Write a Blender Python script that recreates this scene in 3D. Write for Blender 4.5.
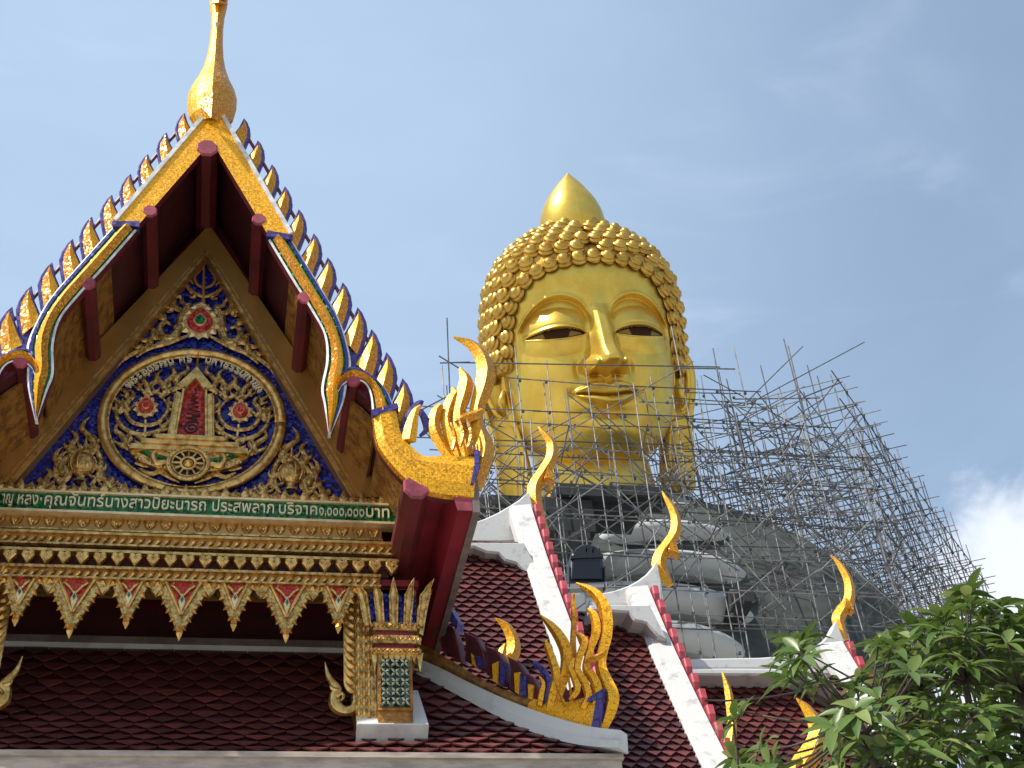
import bpy, bmesh, math, random
import numpy as np
from mathutils import Vector, Matrix
random.seed(7); np.random.seed(7)
for _o in list(bpy.data.objects): bpy.data.objects.remove(_o)
scene = bpy.context.scene
COL = scene.collection
R = math.radians

# ------------------------------------------------------------------ camera
FPX = 1400.0
_y, _p, _r = R(13.6), R(38.8), R(-5.4)
CAM_F = Vector((math.sin(_y)*math.cos(_p), math.cos(_y)*math.cos(_p), math.sin(_p)))
_R = Vector((math.cos(_y), -math.sin(_y), 0)); _U = _R.cross(CAM_F)
CAM_R = _R*math.cos(_r) + _U*math.sin(_r)
CAM_U = -_R*math.sin(_r) + _U*math.cos(_r)
CAM_C = Vector((0, 0, 1.6))
cd = bpy.data.cameras.new('camera'); cam = bpy.data.objects.new('camera', cd); COL.objects.link(cam)
cd.sensor_width = 36; cd.lens = FPX/1024*36; cd.clip_start = .1; cd.clip_end = 3000
m3 = Matrix((CAM_R, CAM_U, -CAM_F)).transposed()
cam.matrix_world = Matrix.Translation(CAM_C) @ m3.to_4x4()
scene.camera = cam

def ray(x, y): return CAM_F + CAM_R*((x-512)/FPX) - CAM_U*((y-384)/FPX)
def P(x, y, Y):                      # the point of the vertical plane Y seen in that direction
    d = ray(x, y); return CAM_C + d*(Y/d.y)
def PN(x, y, p0, n):                 # the same for any plane
    d = ray(x, y); return CAM_C + d*((p0-CAM_C).dot(n)/d.dot(n))
def px(p):
    v = Vector(p)-CAM_C; z = v.dot(CAM_F)
    return 512+FPX*v.dot(CAM_R)/z, 384-FPX*v.dot(CAM_U)/z

# ------------------------------------------------------------------ sun, sky, exposure
SUN = Vector((-.56, -.25, .79)).normalized()      # direction towards the sun
sl = bpy.data.lights.new('sun', 'SUN'); sl.energy = 4.6; sl.angle = R(.6); sl.color = (1, .95, .86)
so = bpy.data.objects.new('sun', sl); COL.objects.link(so)
so.rotation_euler = SUN.to_track_quat('Z', 'Y').to_euler()
scene.view_settings.view_transform = 'Standard'; scene.view_settings.look = 'None'
scene.view_settings.exposure = 0.35; scene.view_settings.gamma = 1
try: scene.view_settings.use_curve_mapping = False
except Exception: pass

world = bpy.data.worlds.new('World'); scene.world = world; world.use_nodes = True
wt = world.node_tree; wn = wt.nodes; wl = wt.links
bg = wn['Background']; bg.inputs[1].default_value = .12
sky = wn.new('ShaderNodeTexSky'); sky.sky_type = 'NISHITA'; sky.sun_disc = False
sky.sun_elevation = math.asin(SUN.z); sky.sun_rotation = math.atan2(SUN.x, SUN.y)
sky.air_density = 1.0; sky.dust_density = 1.4; sky.ozone_density = 1.3
tc = wn.new('ShaderNodeTexCoord')
def wmath(op, a, b=None):
    n = wn.new('ShaderNodeMath'); n.operation = op
    for i, q in enumerate((a, b)):
        if q is None: continue
        if isinstance(q, (int, float)): n.inputs[i].default_value = q
        else: wl.new(q, n.inputs[i])
    return n.outputs[0]
def wnoise(scale, detail, stretch=(1, 1, 1), dist=0., loc=(0, 0, 0)):
    mp = wn.new('ShaderNodeMapping'); mp.inputs['Scale'].default_value = stretch; mp.inputs['Location'].default_value = loc
    wl.new(tc.outputs['Generated'], mp.inputs[0])
    n = wn.new('ShaderNodeTexNoise'); n.inputs['Scale'].default_value = scale; n.inputs['Detail'].default_value = detail
    n.inputs['Distortion'].default_value = dist; n.inputs['Roughness'].default_value = .55
    wl.new(mp.outputs[0], n.inputs['Vector']); return n.outputs[0]
def wramp(v, a, b, c=0., d=1.):
    n = wn.new('ShaderNodeMapRange'); n.interpolation_type = 'SMOOTHSTEP'
    n.inputs[1].default_value = a; n.inputs[2].default_value = b; n.inputs[3].default_value = c; n.inputs[4].default_value = d
    wl.new(v, n.inputs[0]); return n.outputs[0]
def wdot(vec):
    n = wn.new('ShaderNodeVectorMath'); n.operation = 'DOT_PRODUCT'; n.inputs[1].default_value = vec
    nn = wn.new('ShaderNodeVectorMath'); nn.operation = 'NORMALIZE'; wl.new(tc.outputs['Generated'], nn.inputs[0])
    wl.new(nn.outputs[0], n.inputs[0]); return n.outputs['Value']
def wmix(fac, ca, cb):
    n = wn.new('ShaderNodeMix'); n.data_type = 'RGBA'
    wl.new(fac, n.inputs[0]) if not isinstance(fac, float) else setattr(n.inputs[0], 'default_value', fac)
    for i, q in ((6, ca), (7, cb)):
        if isinstance(q, tuple): n.inputs[i].default_value = q
        else: wl.new(q, n.inputs[i])
    return n.outputs[2]
SKY_HAZE = (3.3, 4.4, 5.9, 1); SKY_CLOUD = (6.3, 6.7, 7.3, 1)
haze_n = wnoise(1.6, 5, (1, 1, 2.2), .6)
left = wdot(ray(0, 250).normalized())                     # paler towards the sun's side
f1 = wmath('ADD', wramp(haze_n, .35, .75, 0, .20), wramp(left, .76, 1.0, .44, .88))
base = wmix(f1, sky.outputs[0], SKY_HAZE)
streak = wnoise(2.6, 6, (1.0, 2.6, 4.5), .9, (3.1, .4, 1.7))
base = wmix(wramp(streak, .50, .80, 0, .26), base, (5.4, 6.4, 7.8, 1))
cdir = ray(1078, 572).normalized()
cn = wnoise(14, 8, (1, 1, 1.4), .3)
blob = wmath('ADD', wdot(cdir), wmath('MULTIPLY', wmath('SUBTRACT', cn, .5), .010))
cl1 = wramp(blob, .9958, .9996, 0, .95)
cdir2 = ray(1120, 640).normalized()
blob2 = wmath('ADD', wdot(cdir2), wmath('MULTIPLY', wmath('SUBTRACT', cn, .5), .016))
cl2 = wramp(blob2, .9900, .9975, 0, .95)
base = wmix(cl2, base, SKY_CLOUD); base = wmix(cl1, base, SKY_CLOUD)
wl.new(base, bg.inputs[0])

# ------------------------------------------------------------------ materials
MATS = {}
def mat(name, col, col2=None, nscale=6., metal=0., rough=.5, bump=0., bscale=30., island=0., detail=5., lo=.4, hi=.62, spec=.5, stretch=(1, 1, 1), coat=0.):
    m = bpy.data.materials.new(name); m.use_nodes = True; t = m.node_tree; b = t.nodes['Principled BSDF']
    N = t.nodes.new; L = t.links.new
    b.inputs['Base Color'].default_value = (*col, 1); b.inputs['Metallic'].default_value = metal
    b.inputs['Roughness'].default_value = rough; b.inputs['Specular IOR Level'].default_value = spec
    if coat: b.inputs['Coat Weight'].default_value = coat; b.inputs['Coat Roughness'].default_value = .15
    co = N('ShaderNodeTexCoord').outputs['Object']
    mp = N('ShaderNodeMapping'); mp.inputs['Scale'].default_value = stretch; L(co, mp.inputs[0]); co = mp.outputs[0]
    out = None
    if col2 is not None:
        n = N('ShaderNodeTexNoise'); n.inputs['Scale'].default_value = nscale; n.inputs['Detail'].default_value = detail; n.inputs['Roughness'].default_value = .62
        L(co, n.inputs['Vector'])
        mr = N('ShaderNodeMapRange'); mr.inputs[1].default_value = lo; mr.inputs[2].default_value = hi; L(n.outputs[0], mr.inputs[0])
        mx = N('ShaderNodeMix'); mx.data_type = 'RGBA'; mx.inputs[6].default_value = (*col, 1); mx.inputs[7].default_value = (*col2, 1)
        L(mr.outputs[0], mx.inputs[0]); out = mx.outputs[2]
    if island:
        g = N('ShaderNodeNewGeometry'); mr = N('ShaderNodeMapRange'); mr.inputs[3].default_value = 1-island; mr.inputs[4].default_value = 1+island
        L(g.outputs['Random Per Island'], mr.inputs[0])
        hv = N('ShaderNodeHueSaturation'); L(mr.outputs[0], hv.inputs['Value'])
        if out is not None: L(out, hv.inputs['Color'])
        else: hv.inputs['Color'].default_value = (*col, 1)
        out = hv.outputs[0]
    if out is not None: L(out, b.inputs['Base Color'])
    if bump:
        n = N('ShaderNodeTexNoise'); n.inputs['Scale'].default_value = bscale; n.inputs['Detail'].default_value = 4; L(co, n.inputs['Vector'])
        bp = N('ShaderNodeBump'); bp.inputs['Strength'].default_value = bump; bp.inputs['Distance'].default_value = .02
        L(n.outputs[0], bp.inputs['Height']); L(bp.outputs[0], b.inputs['Normal'])
    MATS[name] = m; return m

def mosaic(name, col, col2, tile=.035, tilt=.30, metal=.6, rough=.22, grout=.06, bright=0.):
    """little glass tiles, each set at a slightly different angle"""
    m = bpy.data.materials.new(name); m.use_nodes = True; t = m.node_tree; b = t.nodes['Principled BSDF']
    N = t.nodes.new; L = t.links.new
    b.inputs['Metallic'].default_value = metal; b.inputs['Roughness'].default_value = rough
    co = N('ShaderNodeTexCoord').outputs['Object']
    v = N('ShaderNodeTexVoronoi'); v.distance = 'CHEBYCHEV'; v.inputs['Scale'].default_value = 1/tile; v.inputs['Randomness'].default_value = .35
    L(co, v.inputs['Vector'])
    s = N('ShaderNodeVectorMath'); s.operation = 'SUBTRACT'; L(v.outputs['Color'], s.inputs[0]); s.inputs[1].default_value = (.5, .5, .5)
    sc = N('ShaderNodeVectorMath'); sc.operation = 'SCALE'; sc.inputs['Scale'].default_value = tilt; L(s.outputs[0], sc.inputs[0])
    g = N('ShaderNodeNewGeometry')
    ad = N('ShaderNodeVectorMath'); L(g.outputs['Normal'], ad.inputs[0]); L(sc.outputs[0], ad.inputs[1])
    nm = N('ShaderNodeVectorMath'); nm.operation = 'NORMALIZE'; L(ad.outputs[0], nm.inputs[0]); L(nm.outputs[0], b.inputs['Normal'])
    sep = N('ShaderNodeSeparateColor'); L(v.outputs['Color'], sep.inputs[0])
    mx = N('ShaderNodeMix'); mx.data_type = 'RGBA'; mx.inputs[6].default_value = (*col, 1); mx.inputs[7].default_value = (*col2, 1); L(sep.outputs[0], mx.inputs[0])
    ed = N('ShaderNodeMapRange'); ed.inputs[1].default_value = .40; ed.inputs[2].default_value = .52; L(v.outputs['Distance'], ed.inputs[0])
    mx2 = N('ShaderNodeMix'); mx2.data_type = 'RGBA'; L(ed.outputs[0], mx2.inputs[0]); L(mx.outputs[2], mx2.inputs[6]); mx2.inputs[7].default_value = (col[0]*grout*4, col[1]*grout*3, col[2]*grout*3, 1)
    L(mx2.outputs[2], b.inputs['Base Color'])
    MATS[name] = m; return m

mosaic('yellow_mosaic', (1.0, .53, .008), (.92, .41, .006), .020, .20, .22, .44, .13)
mosaic('amber_shade_mosaic', (.80, .36, .012), (.50, .19, .008), .020, .40, .35, .32, .12)  # yellow tiles darkened: shade painted on facets turned from the sun
mosaic('blue_mosaic', (.011, .016, .33), (.004, .006, .11), .03, .5, .2, .2)
mosaic('blue_trim', (.03, .04, .30), (.05, .04, .22), .04, .3, .1, .3)
mosaic('violet_trim', (.07, .05, .26), (.05, .04, .20), .05, .2, .0, .4)
mosaic('green_mosaic', (.01, .22, .05), (.006, .09, .02), .03, .5, .2, .2)
mosaic('red_mosaic', (.62, .045, .022), (.42, .02, .012), .03, .5, .2, .25)
mosaic('mirror_mosaic', (.10, .14, .10), (.03, .05, .035), .05, .6, .5, .2)
mat('white_trim', (.74, .74, .72), (.45, .45, .43), 9, rough=.5)
mat('glass_star', (.50, .52, .40), (.28, .33, .22), 30, metal=.2, rough=.2)
mat('carved_gold', (.76, .49, .17), (.27, .145, .035), 18, metal=.84, rough=.32, bump=.5, bscale=38)
mat('bright_gilt', (.80, .51, .165), (.44, .24, .06), 12, metal=.85, rough=.33, bump=.2, bscale=40)
mat('satin_gold', (.50, .26, .07), (.38, .19, .045), .8, metal=.60, rough=.30, bump=.02, bscale=8)
mat('pale_gilt', (.82, .66, .38), (.70, .50, .24), 12, metal=.55, rough=.4, bump=.2, bscale=50)
mat('wood_gold', (.42, .20, .04), (.20, .08, .018), 9, metal=.45, rough=.5, bump=.9, bscale=24)
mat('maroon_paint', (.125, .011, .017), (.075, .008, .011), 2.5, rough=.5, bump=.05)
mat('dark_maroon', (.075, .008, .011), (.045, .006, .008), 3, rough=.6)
mat('pink_paint', (.36, .055, .085), (.20, .030, .045), 7, rough=.55)
mat('red_paint', (.22, .012, .022), (.15, .009, .016), 2, rough=.45)
mat('rose_paint', (.50, .075, .095), (.36, .045, .06), 4, rough=.55)
mat('grey_board', (.20, .15, .13), (.13, .10, .09), 5, rough=.7)
mat('cream_ledge', (.46, .38, .31), (.30, .24, .20), 3, rough=.7, stretch=(1, 1, 4))
mat('roof_tile', (.135, .033, .028), (.080, .021, .019), 3.5, rough=.42, island=.35, bump=.1, bscale=30)
mat('plaster', (.56, .55, .53), (.24, .235, .22), 4.5, rough=.8, lo=.55, hi=.78, detail=9, bump=.15, bscale=20)
mat('shade_plaster', (.60, .60, .58), (.42, .42, .40), 2.5, rough=.8, lo=.5, hi=.7, detail=8)
mat('lettering', (.72, .62, .38), metal=.2, rough=.45)
mat('black_ink', (.012, .012, .012), rough=.5)
mat('black_metal', (.010, .010, .012), rough=.45, bump=.1)
mat('smoked_glass', (.01, .01, .014), rough=.12)
mat('grey_metal', (.30, .31, .31), rough=.55, metal=.4)

# ------------------------------------------------------------------ mesh helper
class MB:
    def __init__(s): s.v = []; s.f = []; s.m = []; s.mats = []
    def mi(s, name):
        if name not in s.mats: s.mats.append(name)
        return s.mats.index(name)
    def add(s, vs, fs, m):
        o = len(s.v); s.v += [tuple(q) for q in vs]; k = s.mi(m) if isinstance(m, str) else None
        for i, f in enumerate(fs):
            s.f.append(tuple(o+j for j in f)); s.m.append(k if k is not None else s.mi(m[i]))
    def prism(s, pts, d, m, side=None, bev=0., top=None):
        """polygon (3-D points, in order) pushed along vector d; bev insets the first face"""
        n = len(pts); pts = [Vector(p) for p in pts]; d = Vector(d)
        c = sum(pts, Vector())/n
        if bev:
            fr = []
            for i, p in enumerate(pts):
                a = (p-pts[i-1]).normalized(); b = (pts[(i+1) % n]-p).normalized()
                nn = d.normalized(); t = (a.cross(nn)+b.cross(nn))
                if t.length > 1e-6: t.normalize()
                fr.append(p + t*bev)
            # make sure the inset goes inwards
            if sum((q-c).length for q in fr) > sum((q-c).length for q in pts): fr = [p*2-q for p, q in zip(pts, fr)]
            mid = [p + d.normalized()*min(bev, d.length*.5) for p in pts]
            vs = fr + mid + [p+d for p in pts]
            fs = [tuple(range(n))] + [(i, (i+1) % n, n+(i+1) % n, n+i) for i in range(n)] + [(n+i, n+(i+1) % n, 2*n+(i+1) % n, 2*n+i) for i in range(n)] + [tuple(range(3*n-1, 2*n-1, -1))]
            s.add(vs, fs, [m]*(n+1) + [side or m]*(n+1))
        else:
            vs = pts + [p+d for p in pts]
            fs = [tuple(range(n))] + [(i, (i+1) % n, n+(i+1) % n, n+i) for i in range(n)] + [tuple(range(2*n-1, n-1, -1))]
            s.add(vs, fs, [m] + [side or m]*(n+1))
    def box(s, a, b, m, mfront=None):
        (x0, y0, z0), (x1, y1, z1) = a, b
        vs = [(x0, y0, z0), (x1, y0, z0), (x1, y1, z0), (x0, y1, z0), (x0, y0, z1), (x1, y0, z1), (x1, y1, z1), (x0, y1, z1)]
        fs = [(0, 1, 5, 4), (1, 2, 6, 5), (2, 3, 7, 6), (3, 0, 4, 7), (4, 5, 6, 7), (3, 2, 1, 0)]
        s.add(vs, fs, [mfront or m]+[m]*5)
    def tube(s, pts, rad, n=8, m='carved_gold', flat=None, fk=1., rot=0., cap=True):
        """tapered tube; flat = direction squeezed by fk"""
        pts = [Vector(p) for p in pts]; k = len(pts)
        if isinstance(rad, (int, float)): rad = [rad]*k
        fl = Vector(flat).normalized() if flat is not None else None
        vs = []; up = None
        for i, p in enumerate(pts):
            t = (pts[min(i+1, k-1)]-pts[max(i-1, 0)])
            t = t.normalized() if t.length > 1e-9 else Vector((0, 0, 1))
            if fl is not None: a = fl - t*fl.dot(t)
            else:
                a = up if up is not None else (Vector((0, 0, 1)) if abs(t.z) < .9 else Vector((0, 1, 0)))
                a = a - t*a.dot(t)
            a.normalize(); up = a; b = t.cross(a)
            for j in range(n):
                th = rot+2*math.pi*j/n
                vs.append(p + a*(math.cos(th)*rad[i]*fk) + b*(math.sin(th)*rad[i]))
        fs = [(i*n+j, i*n+(j+1) % n, (i+1)*n+(j+1) % n, (i+1)*n+j) for i in range(k-1) for j in range(n)]
        if cap: fs += [tuple(range(n-1, -1, -1)), tuple(range((k-1)*n, k*n))]
        if isinstance(m, (tuple, list)): m = [m[i % n] for i in range((k-1)*n)] + [m[0]]*(2 if cap else 0)
        s.add(vs, fs, m)
    def lathe(s, prof, o, m, n=16, ax=None, xs=1., ys=1.):
        """prof: (radius, height) list about the axis ax (default up) through o"""
        o = Vector(o); az = Vector(ax).normalized() if ax is not None else Vector((0, 0, 1))
        a = az.orthogonal().normalized() if ax is not None else Vector((1, 0, 0)); b = az.cross(a)
        vs = [o + az*h + a*(r*math.cos(2*math.pi*j/n)*xs) + b*(r*math.sin(2*math.pi*j/n)*ys) for r, h in prof for j in range(n)]
        k = len(prof)
        fs = [(i*n+j, i*n+(j+1) % n, (i+1)*n+(j+1) % n, (i+1)*n+j) for i in range(k-1) for j in range(n)]
        fs += [tuple(range(n-1, -1, -1)), tuple(range((k-1)*n, k*n))]
        s.add(vs, fs, m)
    def grid(s, rows, m):
        k = len(rows); n = len(rows[0]); vs = [p for r in rows for p in r]
        s.add(vs, [(i*n+j, i*n+j+1, (i+1)*n+j+1, (i+1)*n+j) for i in range(k-1) for j in range(n-1)], m)
    def build(s, name, parent=None, smooth=False, recalc=True, kind=None, label=None):
        me = bpy.data.meshes.new(name)
        o = bpy.data.objects.new(name, me); COL.objects.link(o)
        off = Vector((0, 0, 0))
        if parent is not None:
            o.parent = parent; q = parent
            while q is not None: off += q.location; q = q.parent
        me.from_pydata([tuple(Vector(p)-off) for p in s.v], [], s.f)
        for n in s.mats: me.materials.append(MATS[n])
        me.polygons.foreach_set('material_index', s.m)
        if recalc:
            bm = bmesh.new(); bm.from_mesh(me); bmesh.ops.recalc_face_normals(bm, faces=bm.faces); bm.to_mesh(me); bm.free()
        if smooth:
            me.polygons.foreach_set('use_smooth', [True]*len(me.polygons))
            if smooth != 'all':
                try: me.set_sharp_from_angle(angle=R(40))
                except Exception: pass
        me.update()
        if kind: o['kind'] = kind
        if label: o['label'] = label
        return o
def thing(name, loc, label, cat, group=None):
    o = bpy.data.objects.new(name, None); COL.objects.link(o); o.location = loc; o.empty_display_size = .3
    o['label'] = label; o['category'] = cat
    if group: o['group'] = group
    return o
def spline(pts, k=6):
    """Catmull-Rom through the points (tuples of any length)"""
    pts = [np.array(p, float) for p in pts]; q = [2*pts[0]-pts[1]] + pts + [2*pts[-1]-pts[-2]]; out = []
    for i in range(1, len(q)-2):
        for j in range(k):
            t = j/k; out.append(.5*((2*q[i]) + (q[i+1]-q[i-1])*t + (2*q[i-1]-5*q[i]+4*q[i+1]-q[i+2])*t*t + (3*q[i]-q[i-1]-3*q[i+1]+q[i+2])*t**3))
    out.append(pts[-1]); return [tuple(p) for p in out]

# ------------------------------------------------------------------ ground
mat('paving', (.42, .40, .36), (.34, .32, .29), 1.2, rough=.85, bump=.2, bscale=8)
g = MB(); g.add([(-900, -900, 0), (900, -900, 0), (900, 900, 0), (-900, 900, 0)], [(0, 1, 2, 3)], 'paving'); g.build('ground', kind='structure', recalc=False)
# ================================================================== the gabled temple porch
AX = -.60; YB = 11.2; YP = 12.42
SH = [0.]
def S(p, sg):                                    # mirror about the gable's axis
    p = Vector(p); return p if sg > 0 else Vector((2*AX+SH[0]-p.x, p.y, p.z))
porch = thing('temple_porch', (AX, 12.6, 0), 'ornate temple gable with yellow serrated bargeboards, blue and gold pediment and green inscription band', 'temple gable')
def zof(py, Y, x=200): return P(x, py, Y).z
SK0, SK1 = (13.95, zof(650, 13.95)), (12.30, zof(752, 12.30))      # the skirt roof's upper and lower edge (y, z)

# ---- roof sheets, soffit
def roof_line(pts, Y, sg): return [S(P(x, y, Y), sg) for x, y in pts]
UP = spline([(213, 103), (292, 236), (340, 316), (352, 362), (376, 378), (398, 425), (425, 456), (474, 466)], 4)
UN = spline([(213, 122), (281, 238), (326, 316), (338, 350), (350, 378), (376, 404), (397, 434), (424, 468), (472, 490)], 4)
mb = MB()
for sg in (-1, 1):
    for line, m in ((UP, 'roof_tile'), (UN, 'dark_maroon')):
        a = roof_line(line, YB, sg)
        rows = []
        for Y in (YB+.07, 12.6, 15, 20): rows.append([Vector((q.x, Y, q.z)) for q in a])
        mb.grid(rows, m)
    a = roof_line(UP, YB, sg); b = roof_line(UN, YB, sg)
    mb.add([Vector((q.x, YB+.07, q.z)) for q in a+b], [tuple(list(range(len(a))) + list(range(len(a)+len(b)-1, len(a)-1, -1)))], 'maroon_paint')
roof = mb.build('roof', porch, recalc=False)
# gold-brown soffit panels under the overhang
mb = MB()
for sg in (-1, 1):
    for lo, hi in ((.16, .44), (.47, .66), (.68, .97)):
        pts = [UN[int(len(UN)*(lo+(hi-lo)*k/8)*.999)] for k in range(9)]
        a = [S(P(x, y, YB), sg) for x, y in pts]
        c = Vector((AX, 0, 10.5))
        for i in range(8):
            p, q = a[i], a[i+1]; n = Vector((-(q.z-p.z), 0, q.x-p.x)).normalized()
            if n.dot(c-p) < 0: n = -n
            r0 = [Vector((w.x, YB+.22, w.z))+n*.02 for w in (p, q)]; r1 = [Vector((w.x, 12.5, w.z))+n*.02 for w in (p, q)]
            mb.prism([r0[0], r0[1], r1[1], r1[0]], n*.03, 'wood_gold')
        mb.build('soffit_panel', porch); mb = MB()

# ---- wall behind the pediment and below
mb = MB()
wallpts = [P(x, y, YB) for x, y in UN]
poly = [Vector((q.x, 12.66, q.z)) for q in wallpts if q.z > 9.6]
poly = poly + [S(q, -1) for q in reversed(poly)]
mb.prism(poly, (0, .12, 0), 'maroon_paint')
mb.box((AX-2.35, 14.2, 8.0), (AX+2.35, 14.35, 10.6), 'dark_maroon')
mb.box((AX-2.2, 12.5, 9.78), (AX+2.2, 14.21, 10.05), 'maroon_paint')
mb.box((AX-4.1, 14.36, 0), (AX+3.3, 19.5, 8.2), 'cream_ledge')
mb.box((AX-2.3, 14.36, 8.2), (AX+2.3, 19.5, 10.0), 'maroon_paint')
mb.build('wall', porch)

# ---- purlins: maroon beams along the roof with pink octagonal ends
def purlin(pxy, r, y0, y1, sg, rot=0):
    c = S(P(*pxy, YB), sg); mb = MB(); n = 8
    ring = lambda y, k: [Vector((c.x+k*r*math.cos(2*math.pi*(i+.5)/n), y, c.z+k*r*math.sin(2*math.pi*(i+.5)/n)*1.1)) for i in range(n)]
    vs = ring(y0, .86)+ring(y0+.025, 1)+ring(y1, 1)
    fs = [tuple(range(n))]+[(k*n+i, k*n+(i+1) % n, (k+1)*n+(i+1) % n, (k+1)*n+i) for k in (0, 1) for i in range(n)]+[tuple(range(3*n-1, 2*n-1, -1))]
    mb.add(vs, fs, ['pink_paint']*(n+1)+['maroon_paint']*(n+1)); mb.build('purlin', porch)
purlin((207, 150), .13, YB-.05, 12.7, 1)
for sg in (-1, 1):
    for q in ((259, 221), (305, 299), (353, 381)): purlin(q, .085, YB-.04, 12.7, sg)
    purlin((416, 489), .14, YB-.06, 13.2, sg)

# ---- bargeboards with flames and curled ends
PROF = [(0, .0), (.09, .012), (.10, .03), (.24, .035), (.25, .022), (.33, .03), (.57, .10), (.80, .03), (.81, .02), (.90, .025), (.91, .04), (1, .03)]
PMAT = ['white_trim', 'white_trim', 'blue_trim', 'green_mosaic', 'green_mosaic', 'yellow_mosaic', 'amber_shade_mosaic', 'green_mosaic', 'green_mosaic', 'white_trim', 'white_trim']  # amber facet is the ridge's shaded side, put into the colour
BODY = [(0, .0), (.04, .05), (.3, .085), (.7, .085), (.96, .05), (1, .0)]
def band(mb, O, I, prof, pm, sg, Y=YB, thick=.07, k=6, back='maroon_paint'):
    pr = spline([(*o, *i) for o, i in zip(O, I)], k); n = len(prof)+2; vs = []; fs = []; ms = []
    for ox, oy, ix, iy in pr:
        o, i = P(ox, oy, Y), P(ix, iy, Y)
        for t, d in prof: q = o.lerp(i, t); vs.append(S((q.x, Y-d, q.z), sg))
        vs.append(S((i.x, Y+thick, i.z), sg)); vs.append(S((o.x, Y+thick, o.z), sg))
    for a in range(len(pr)-1):
        for j in range(n):
            fs.append((a*n+j, a*n+(j+1) % n, (a+1)*n+(j+1) % n, (a+1)*n+j)); ms.append(pm[j] if j < len(pm) else back)
    fs += [tuple(range(n)), tuple(range(len(vs)-1, len(vs)-n-1, -1))]; ms += [pm[0], pm[0]]
    mb.add(vs, fs, ms)
O1 = [(291, 239), (318, 283), (338, 317), (347, 343), (351, 365), (347, 385), (343, 404), (331, 434)]
I1 = [(268, 242), (292, 282), (312, 314), (324, 337), (326, 362), (321, 390), (324, 408), (328, 434)]
O2 = [(334, 386), (341, 373), (355, 367), (376, 379), (388, 393), (396, 411)]
I2 = [(338, 394), (343, 387), (352, 382), (364, 385), (370, 397), (372, 418)]
O3 = [(396, 412), (402, 437), (414, 451), (425, 458), (446, 457), (475, 458)]
I3 = [(372, 419), (376, 446), (388, 465), (404, 482), (428, 496), (473, 502)]
TIPS = [(244, 114), (258, 136), (272, 160), (285, 182), (299, 205), (314, 229), (328, 253), (343, 278), (358, 303), (372, 325), (387, 348), (403, 374)]
T0 = P(257.7, 135.8, YB)
def rel(pts): return [P(x, y, YB)-T0 for x, y in pts]
F_OUT = rel([(257.7, 135.8), (261.5, 140), (264.5, 147), (265.3, 154), (263, 161), (259, 170), (250, 180), (238, 162), (246, 154.5), (252.5, 146)])
F_L = rel([(257.7, 141.5), (253.5, 147.5), (248.5, 154), (243, 161)])
F_M = rel([(257.9, 141.5), (257, 149), (254, 157), (249, 168)])
F_R = rel([(258.1, 141.5), (262, 149), (261, 158), (255, 172)])
def flame(tip, k, sg, parent, name='flame_finial'):
    c = P(*tip, YB); mb = MB()
    pts = [S(Vector((c.x+q.x*k, YB+.055, c.z+q.z*k)), sg) for q in F_OUT]
    mb.prism(pts, (0, .06, 0), 'violet_trim', bev=.012)
    rows = []
    for l, m_, r in zip(F_L, F_M, F_R):
        rows.append([S(Vector((c.x+l.x*k, YB+.053, c.z+l.z*k)), sg), S(Vector((c.x+m_.x*k, YB-.0, c.z+m_.z*k)), sg), S(Vector((c.x+r.x*k, YB+.053, c.z+r.z*k)), sg)])
    n = len(rows); vs = [p for r in rows for p in r]; fs = []; ms = []
    for i in range(n-1):
        fs += [(3*i, 3*i+1, 3*i+4, 3*i+3), (3*i+1, 3*i+2, 3*i+5, 3*i+4)]; ms += ['yellow_mosaic', 'amber_shade_mosaic']  # second facet darkened as the flame's shaded half
    fs.append((3*n-3, 3*n-2, 3*n-1)); ms.append('amber_shade_mosaic')
    mb.add(vs, fs, ms); return mb.build(name, parent)
TWO = ('yellow_mosaic', 'yellow_mosaic', 'amber_shade_mosaic', 'amber_shade_mosaic')  # left side sunlit yellow, right side with shade in its colour
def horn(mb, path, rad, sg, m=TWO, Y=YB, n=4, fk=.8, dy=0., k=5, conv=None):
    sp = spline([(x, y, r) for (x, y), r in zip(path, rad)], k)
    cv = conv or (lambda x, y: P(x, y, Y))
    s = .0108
    mb.tube([S(cv(x, y)+Vector((0, dy, 0)), sg) for x, y, r in sp], [max(r, .3)*s for x, y, r in sp], n, m, flat=(0, 1, 0), fk=fk)
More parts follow.
